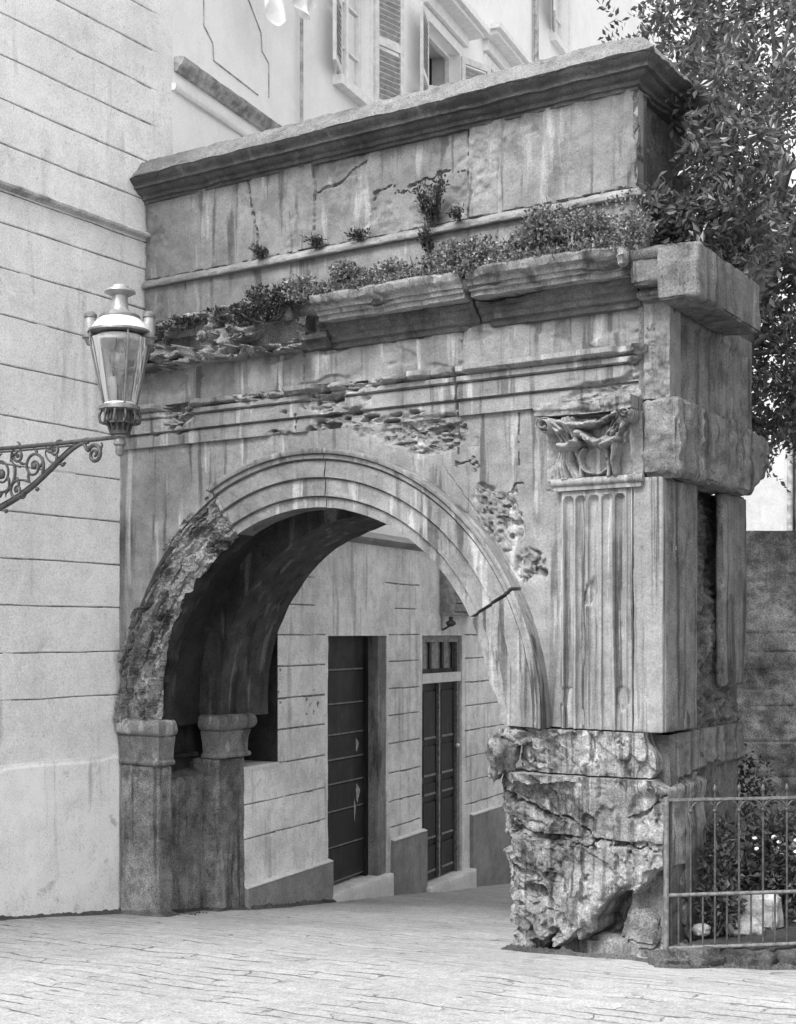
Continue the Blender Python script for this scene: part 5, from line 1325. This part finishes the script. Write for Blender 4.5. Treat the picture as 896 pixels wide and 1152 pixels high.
# garden shrubs
def shrub(label, blobs, L, W, mat, loc): plant('garden_shrub', label, 'shrub', 'shrubs in the railed garden', blobs, L, W, mat, loc=loc)
shrub('dark shrub directly behind the railing corner, against the pier side', [((.16, .75, .62), (.16, .18, .22), 420), ((.20, .65, .35), (.18, .16, .2), 380), ((.10, 1.0, .85), (.12, .15, .15), 160)], .06, .035, M['leaf_dark'], (.18, .7, .1))
shrub('bushy shrub in the middle of the railed garden, beside the white stones', [((.38, 1.55, .72), (.25, .22, .26), 800), ((.30, 1.35, .50), (.20, .2, .25), 500), ((.45, 1.45, .40), (.2, .2, .2), 300)], .065, .038, M['leaf_dark'], (.36, 1.5, .1))
shrub('shrub at the right edge behind the railing', [((.85, 1.85, .55), (.28, .28, .3), 700), ((.72, 1.35, .30), (.18, .2, .22), 420), ((1.2, 2.0, .6), (.3, .3, .35), 500)], .065, .038, M['leaf_dark'], (.85, 1.8, .1))
shrub('thin climbing shrub against the dark retaining wall', [((-.45, 3.3, .9), (.3, .2, .5), 420), ((.25, 3.7, .7), (.35, .2, .4), 420), ((.6, 3.6, .5), (.3, .2, .3), 300)], .06, .035, M['leaf_dark'], (0, 3.5, .1))
FLW = thing('white_flowers', 'cluster of small white flowers on the shrub behind the railing', 'flowers', (.42, 1.42, .74))
mb = MB()
for k in range(14):
    p = np.array((.46, 1.40, .74))+RNG.normal(size=3)*np.array((.10, .06, .045)); mb = MB(); mb.sphere(p, .020, 6, 1, 1, .7, .3, 3, k); mb.build('blossom', M['flower'], FLW, 60)


# grit and dirt gathered along the foot of the masonry
def grit(name, pts, wd, label, s):
    pts = np.array(pts, float); V = []; n = 0
    seg = [np.linspace(a, b, max(3, int(np.linalg.norm(b-a)/.02)), endpoint=False) for a, b in zip(pts[:-1], pts[1:])]
    line = np.concatenate(seg+[pts[-1:]]); T = np.gradient(line, axis=0); T /= np.linalg.norm(T, axis=1)[:, None]; Nn = np.stack([T[:, 1], -T[:, 0]], 1)
    m = 12; t = np.linspace(0, 1, m)
    w_ = wd*(.45+1.1*vn(line[:, 0]*4, line[:, 1]*4, 0*line[:, 0], s))
    P = line[:, None, :]+Nn[:, None, :]*(w_[:, None]*t[None, :])[..., None]
    hgt = .028*(1-t[None, :])**1.3*(.5+vn(P[..., 0]*9, P[..., 1]*9, 0*P[..., 0], s+1)) + .012*fbm(P[..., 0], P[..., 1], 0*P[..., 0], 45, 2, s+2)*(1-t[None, :])
    Z = gz(P[..., 0], P[..., 1]) + hgt + .010 - .022*t[None, :]**4
    Q = np.concatenate([P, Z[..., None]], -1).reshape(-1, 3)
    o = build(name, Q, grid_faces(len(line), m), M['grit'], None, 60); tag(o, label, 'grit', kind='stuff')
grit('grit', [(-1.32, .4), (-1.28, -.05), (-.7, -.10), (.02, -.16)], .09, 'dark damp grit and contact shadow along the foot of the ruined pier', 601)  # its dark tone also carries the contact shadow of the pier
grit('grit', [(HX, -5.0), (HX, -.02)], .09, 'thin line of dirt along the foot of the pale plastered wall', 602)
grit('grit', [(-5.60, -.02), (-5.08, -.03), (-5.085, .20), (-5.26, .22), (-5.26, .82), (-5.08, .83), (-5.08, 1.28)], .06, 'dark dirt around the foot of the left jamb', 603)
grit('grit', [tuple(P1+D1*.05+N1*.05), tuple(P1+D1*1.85+N1*.05)], .06, 'thin line of dirt along the foot of the stucco house plinth', 604)
grit('grit', [tuple(F0-FD*.15+FN*.13), tuple(F0+FD*3.5+FN*.13)], .05, 'dark grit along the outer side of the mossy kerb stones', 605)

# moss and weeds along the foot of the pier and the jambs
def footweed(label, pts, loc):
    plant('foot_weed', label, 'weed', 'weeds at the foot of the masonry', [((x, y, z), (.09, .05, .03), 60) for x, y, z in pts], .035, .018, M['leaf_dark'], stems=False, loc=loc)
footweed('low weeds at the foot of the left jamb', [(-5.0, .35, -.30), (-5.05, .55, -.33), (-5.2, -.06, -.26)], (-5.0, .4, -.33))

# ================================================================== TREE
def tree():
    base = CAM*np.array((1, 1, 0))+CF*13.0+CR*3.15; base[2] = .0
    T = thing('leafy_tree', 'large leafy tree overhanging the right end of the arch', 'tree', tuple(base))
    at = lambda a, b, z: CAM*np.array((1, 1, 0))+CR*a+CF*b+np.array((0, 0, z))
    mb = MB(); tr = bez([base, base+np.array((0, 0, 2)), at(3.15, 13.0, 4.0), at(3.3, 13.0, 5.6), at(3.9, 13.3, 7.2)], 44)
    mb.tube(tr, np.linspace(.17, .08, 44)*(1+.06*np.sin(np.arange(44)*1.3)), 14); mb.build('trunk', M['bark'], T, 60)
    lim = lambda z: np.interp(z, [3.7, 4.1, 4.6, 5.2, 5.7, 5.9, 6.4, 6.8, 7.1, 7.5, 8.2, 8.8, 10], [3.95, 3.62, 3.45, 3.36, 2.5, 2.02, 2.06, 2.5, 2.2, 2.10, 2.02, 2.2, 2.2])
    cl = []
    for z in np.linspace(4.45, 10.3, 29):
        l = lim(z)
        for k in range(10):
            l = max(l, 2.6) if z < 7.4 else max(l, 2.4)
            a = l+.24+(7.0-l)*((k+RNG.random())/10)**1.15
            lo = 11.75 if (a < 3.6 and 5.7 < z < 6.8) else 12.35
            cl.append((a, RNG.uniform(lo, 15.0), z+RNG.uniform(-.15, .15), RNG.uniform(.24, .46)))
    for k in range(26):      # boughs hanging forward over the end of the attic
        z = RNG.uniform(6.9, 8.3); cl.append((2.28+.14*(z < 7.2)+abs(RNG.normal())*.45, RNG.uniform(10.7, 11.6), z, RNG.uniform(.16, .30)))
    for k in range(52):
        a = RNG.uniform(2.08, 3.1); cl.append((a, RNG.uniform(10.35, 11.4), RNG.uniform(5.62, 6.55-.25*(a < 2.3)), RNG.uniform(.13, .25)))
    Vs = []; Fs = []; n0 = 0; limbs = []
    for (a, b, z, r_) in cl:
        dens = 1.0 if z < 6.8 else .68
        if RNG.random() < (.08 if z < 6.8 else .34): continue
        c = at(a, b, z); nt = int(30*dens*(r_/.36)**2)
        p, v = blob_points(nt, c, (r_, r_, r_*.8))
        d = v*.7+RNG.normal(size=v.shape)*.5+np.array((0, 0, -.25)); d /= np.linalg.norm(d, axis=1)[:, None]
        for q_, dd in zip(p, d):
            if (q_-CAM) @ CR < lim(q_[2])-.03 - .14*RNG.random() or q_[2] < 4.22+.25*RNG.random(): continue
            if (q_[0] < -.30 and q_[1] < 1.75) or (q_[0] < .40 and q_[1] < 1.3 and q_[2] < 5.36): continue     # clear of the masonry
            m = 11; t = np.linspace(.1, 1, m)[:, None]; Lr = .30
            P = q_+dd*Lr*t+np.array((0, 0, -.06))*t*t
            sd = np.cross(dd, RNG.normal(size=3)); sd /= np.linalg.norm(sd)
            ds = dd*.5+sd*np.where(np.arange(m) % 2, 1, -1)[:, None]+RNG.normal(size=(m, 3))*.25; ds[-1] = dd
            V, F = leaf_mesh(P, ds, .088*(.7+.6*RNG.random(m)), .040*(.8+.5*RNG.random(m)), .18); Vs.append(V); Fs.append(F+n0); n0 += len(V)
        if RNG.random() < .10 and a > 3.3: limbs.append(c)
    build('crown', np.concatenate(Vs), np.concatenate(Fs), M['leaf_tree'], T, 0)
    for i, c in enumerate(limbs[:16]):
        s_ = tr[int(RNG.uniform(26, 43))]; mid = (s_+c)/2+np.array((0, 0, .25)); mb = MB()
        mb.tube(bez([s_, mid, c], 18), np.linspace(.035, .008, 18), 7); mb.build('limb', M['bark'], T, 60)
    print('tree leaves', n0//4)
tree()

# ================================================================== LIGHT, SKY, CAMERA
sun_to = np.array((-.12, -.80, .95)); sun_to = sun_to/np.linalg.norm(sun_to)
elev = math.asin(sun_to[2]); az = math.atan2(sun_to[0], sun_to[1])
W = bpy.data.worlds.new('World'); SC.world = W; W.use_nodes = True
nt = W.node_tree; bg = nt.nodes['Background']; sky = nt.nodes.new('ShaderNodeTexSky'); sky.sky_type = 'NISHITA'; sky.sun_disc = False
sky.sun_elevation = elev; sky.sun_rotation = az; sky.air_density = 1.0; sky.dust_density = 10.0; sky.ozone_density = 1.0
bwn = nt.nodes.new('ShaderNodeRGBToBW'); nt.links.new(sky.outputs[0], bwn.inputs[0]); mad = nt.nodes.new('ShaderNodeMath'); mad.operation = 'MULTIPLY_ADD'; mad.inputs[1].default_value = .45; mad.inputs[2].default_value = 2.2   # thin bright cloud over the clear sky
nt.links.new(bwn.outputs[0], mad.inputs[0]); nt.links.new(mad.outputs[0], bg.inputs[0]); bg.inputs[1].default_value = .15
sl = bpy.data.lights.new('sun', 'SUN'); sl.energy = 1.5; sl.angle = R(18); sl.color = (1, 1, 1)
so = bpy.data.objects.new('sun', sl); COL.objects.link(so); so.rotation_euler = Vector(tuple(-sun_to)).to_track_quat('-Z', 'Y').to_euler(); so.location = (4, -8, 14)
cd = bpy.data.cameras.new('camera'); cd.sensor_fit = 'HORIZONTAL'; cd.sensor_width = 36; cd.lens = 36*1495/896; cd.shift_y = (713-576)/896
cd.clip_start = .1; cd.clip_end = 2000
co = bpy.data.objects.new('camera', cd); COL.objects.link(co); co.location = CAM
fwd = Vector((-.537, .8435, 0)); co.rotation_euler = fwd.to_track_quat('-Z', 'Y').to_euler()
SC.camera = co
SC.view_settings.view_transform = 'Standard'; SC.view_settings.look = 'None'; SC.view_settings.gamma = 1; SC.view_settings.exposure = 1.42
SC.cycles.max_bounces = 6
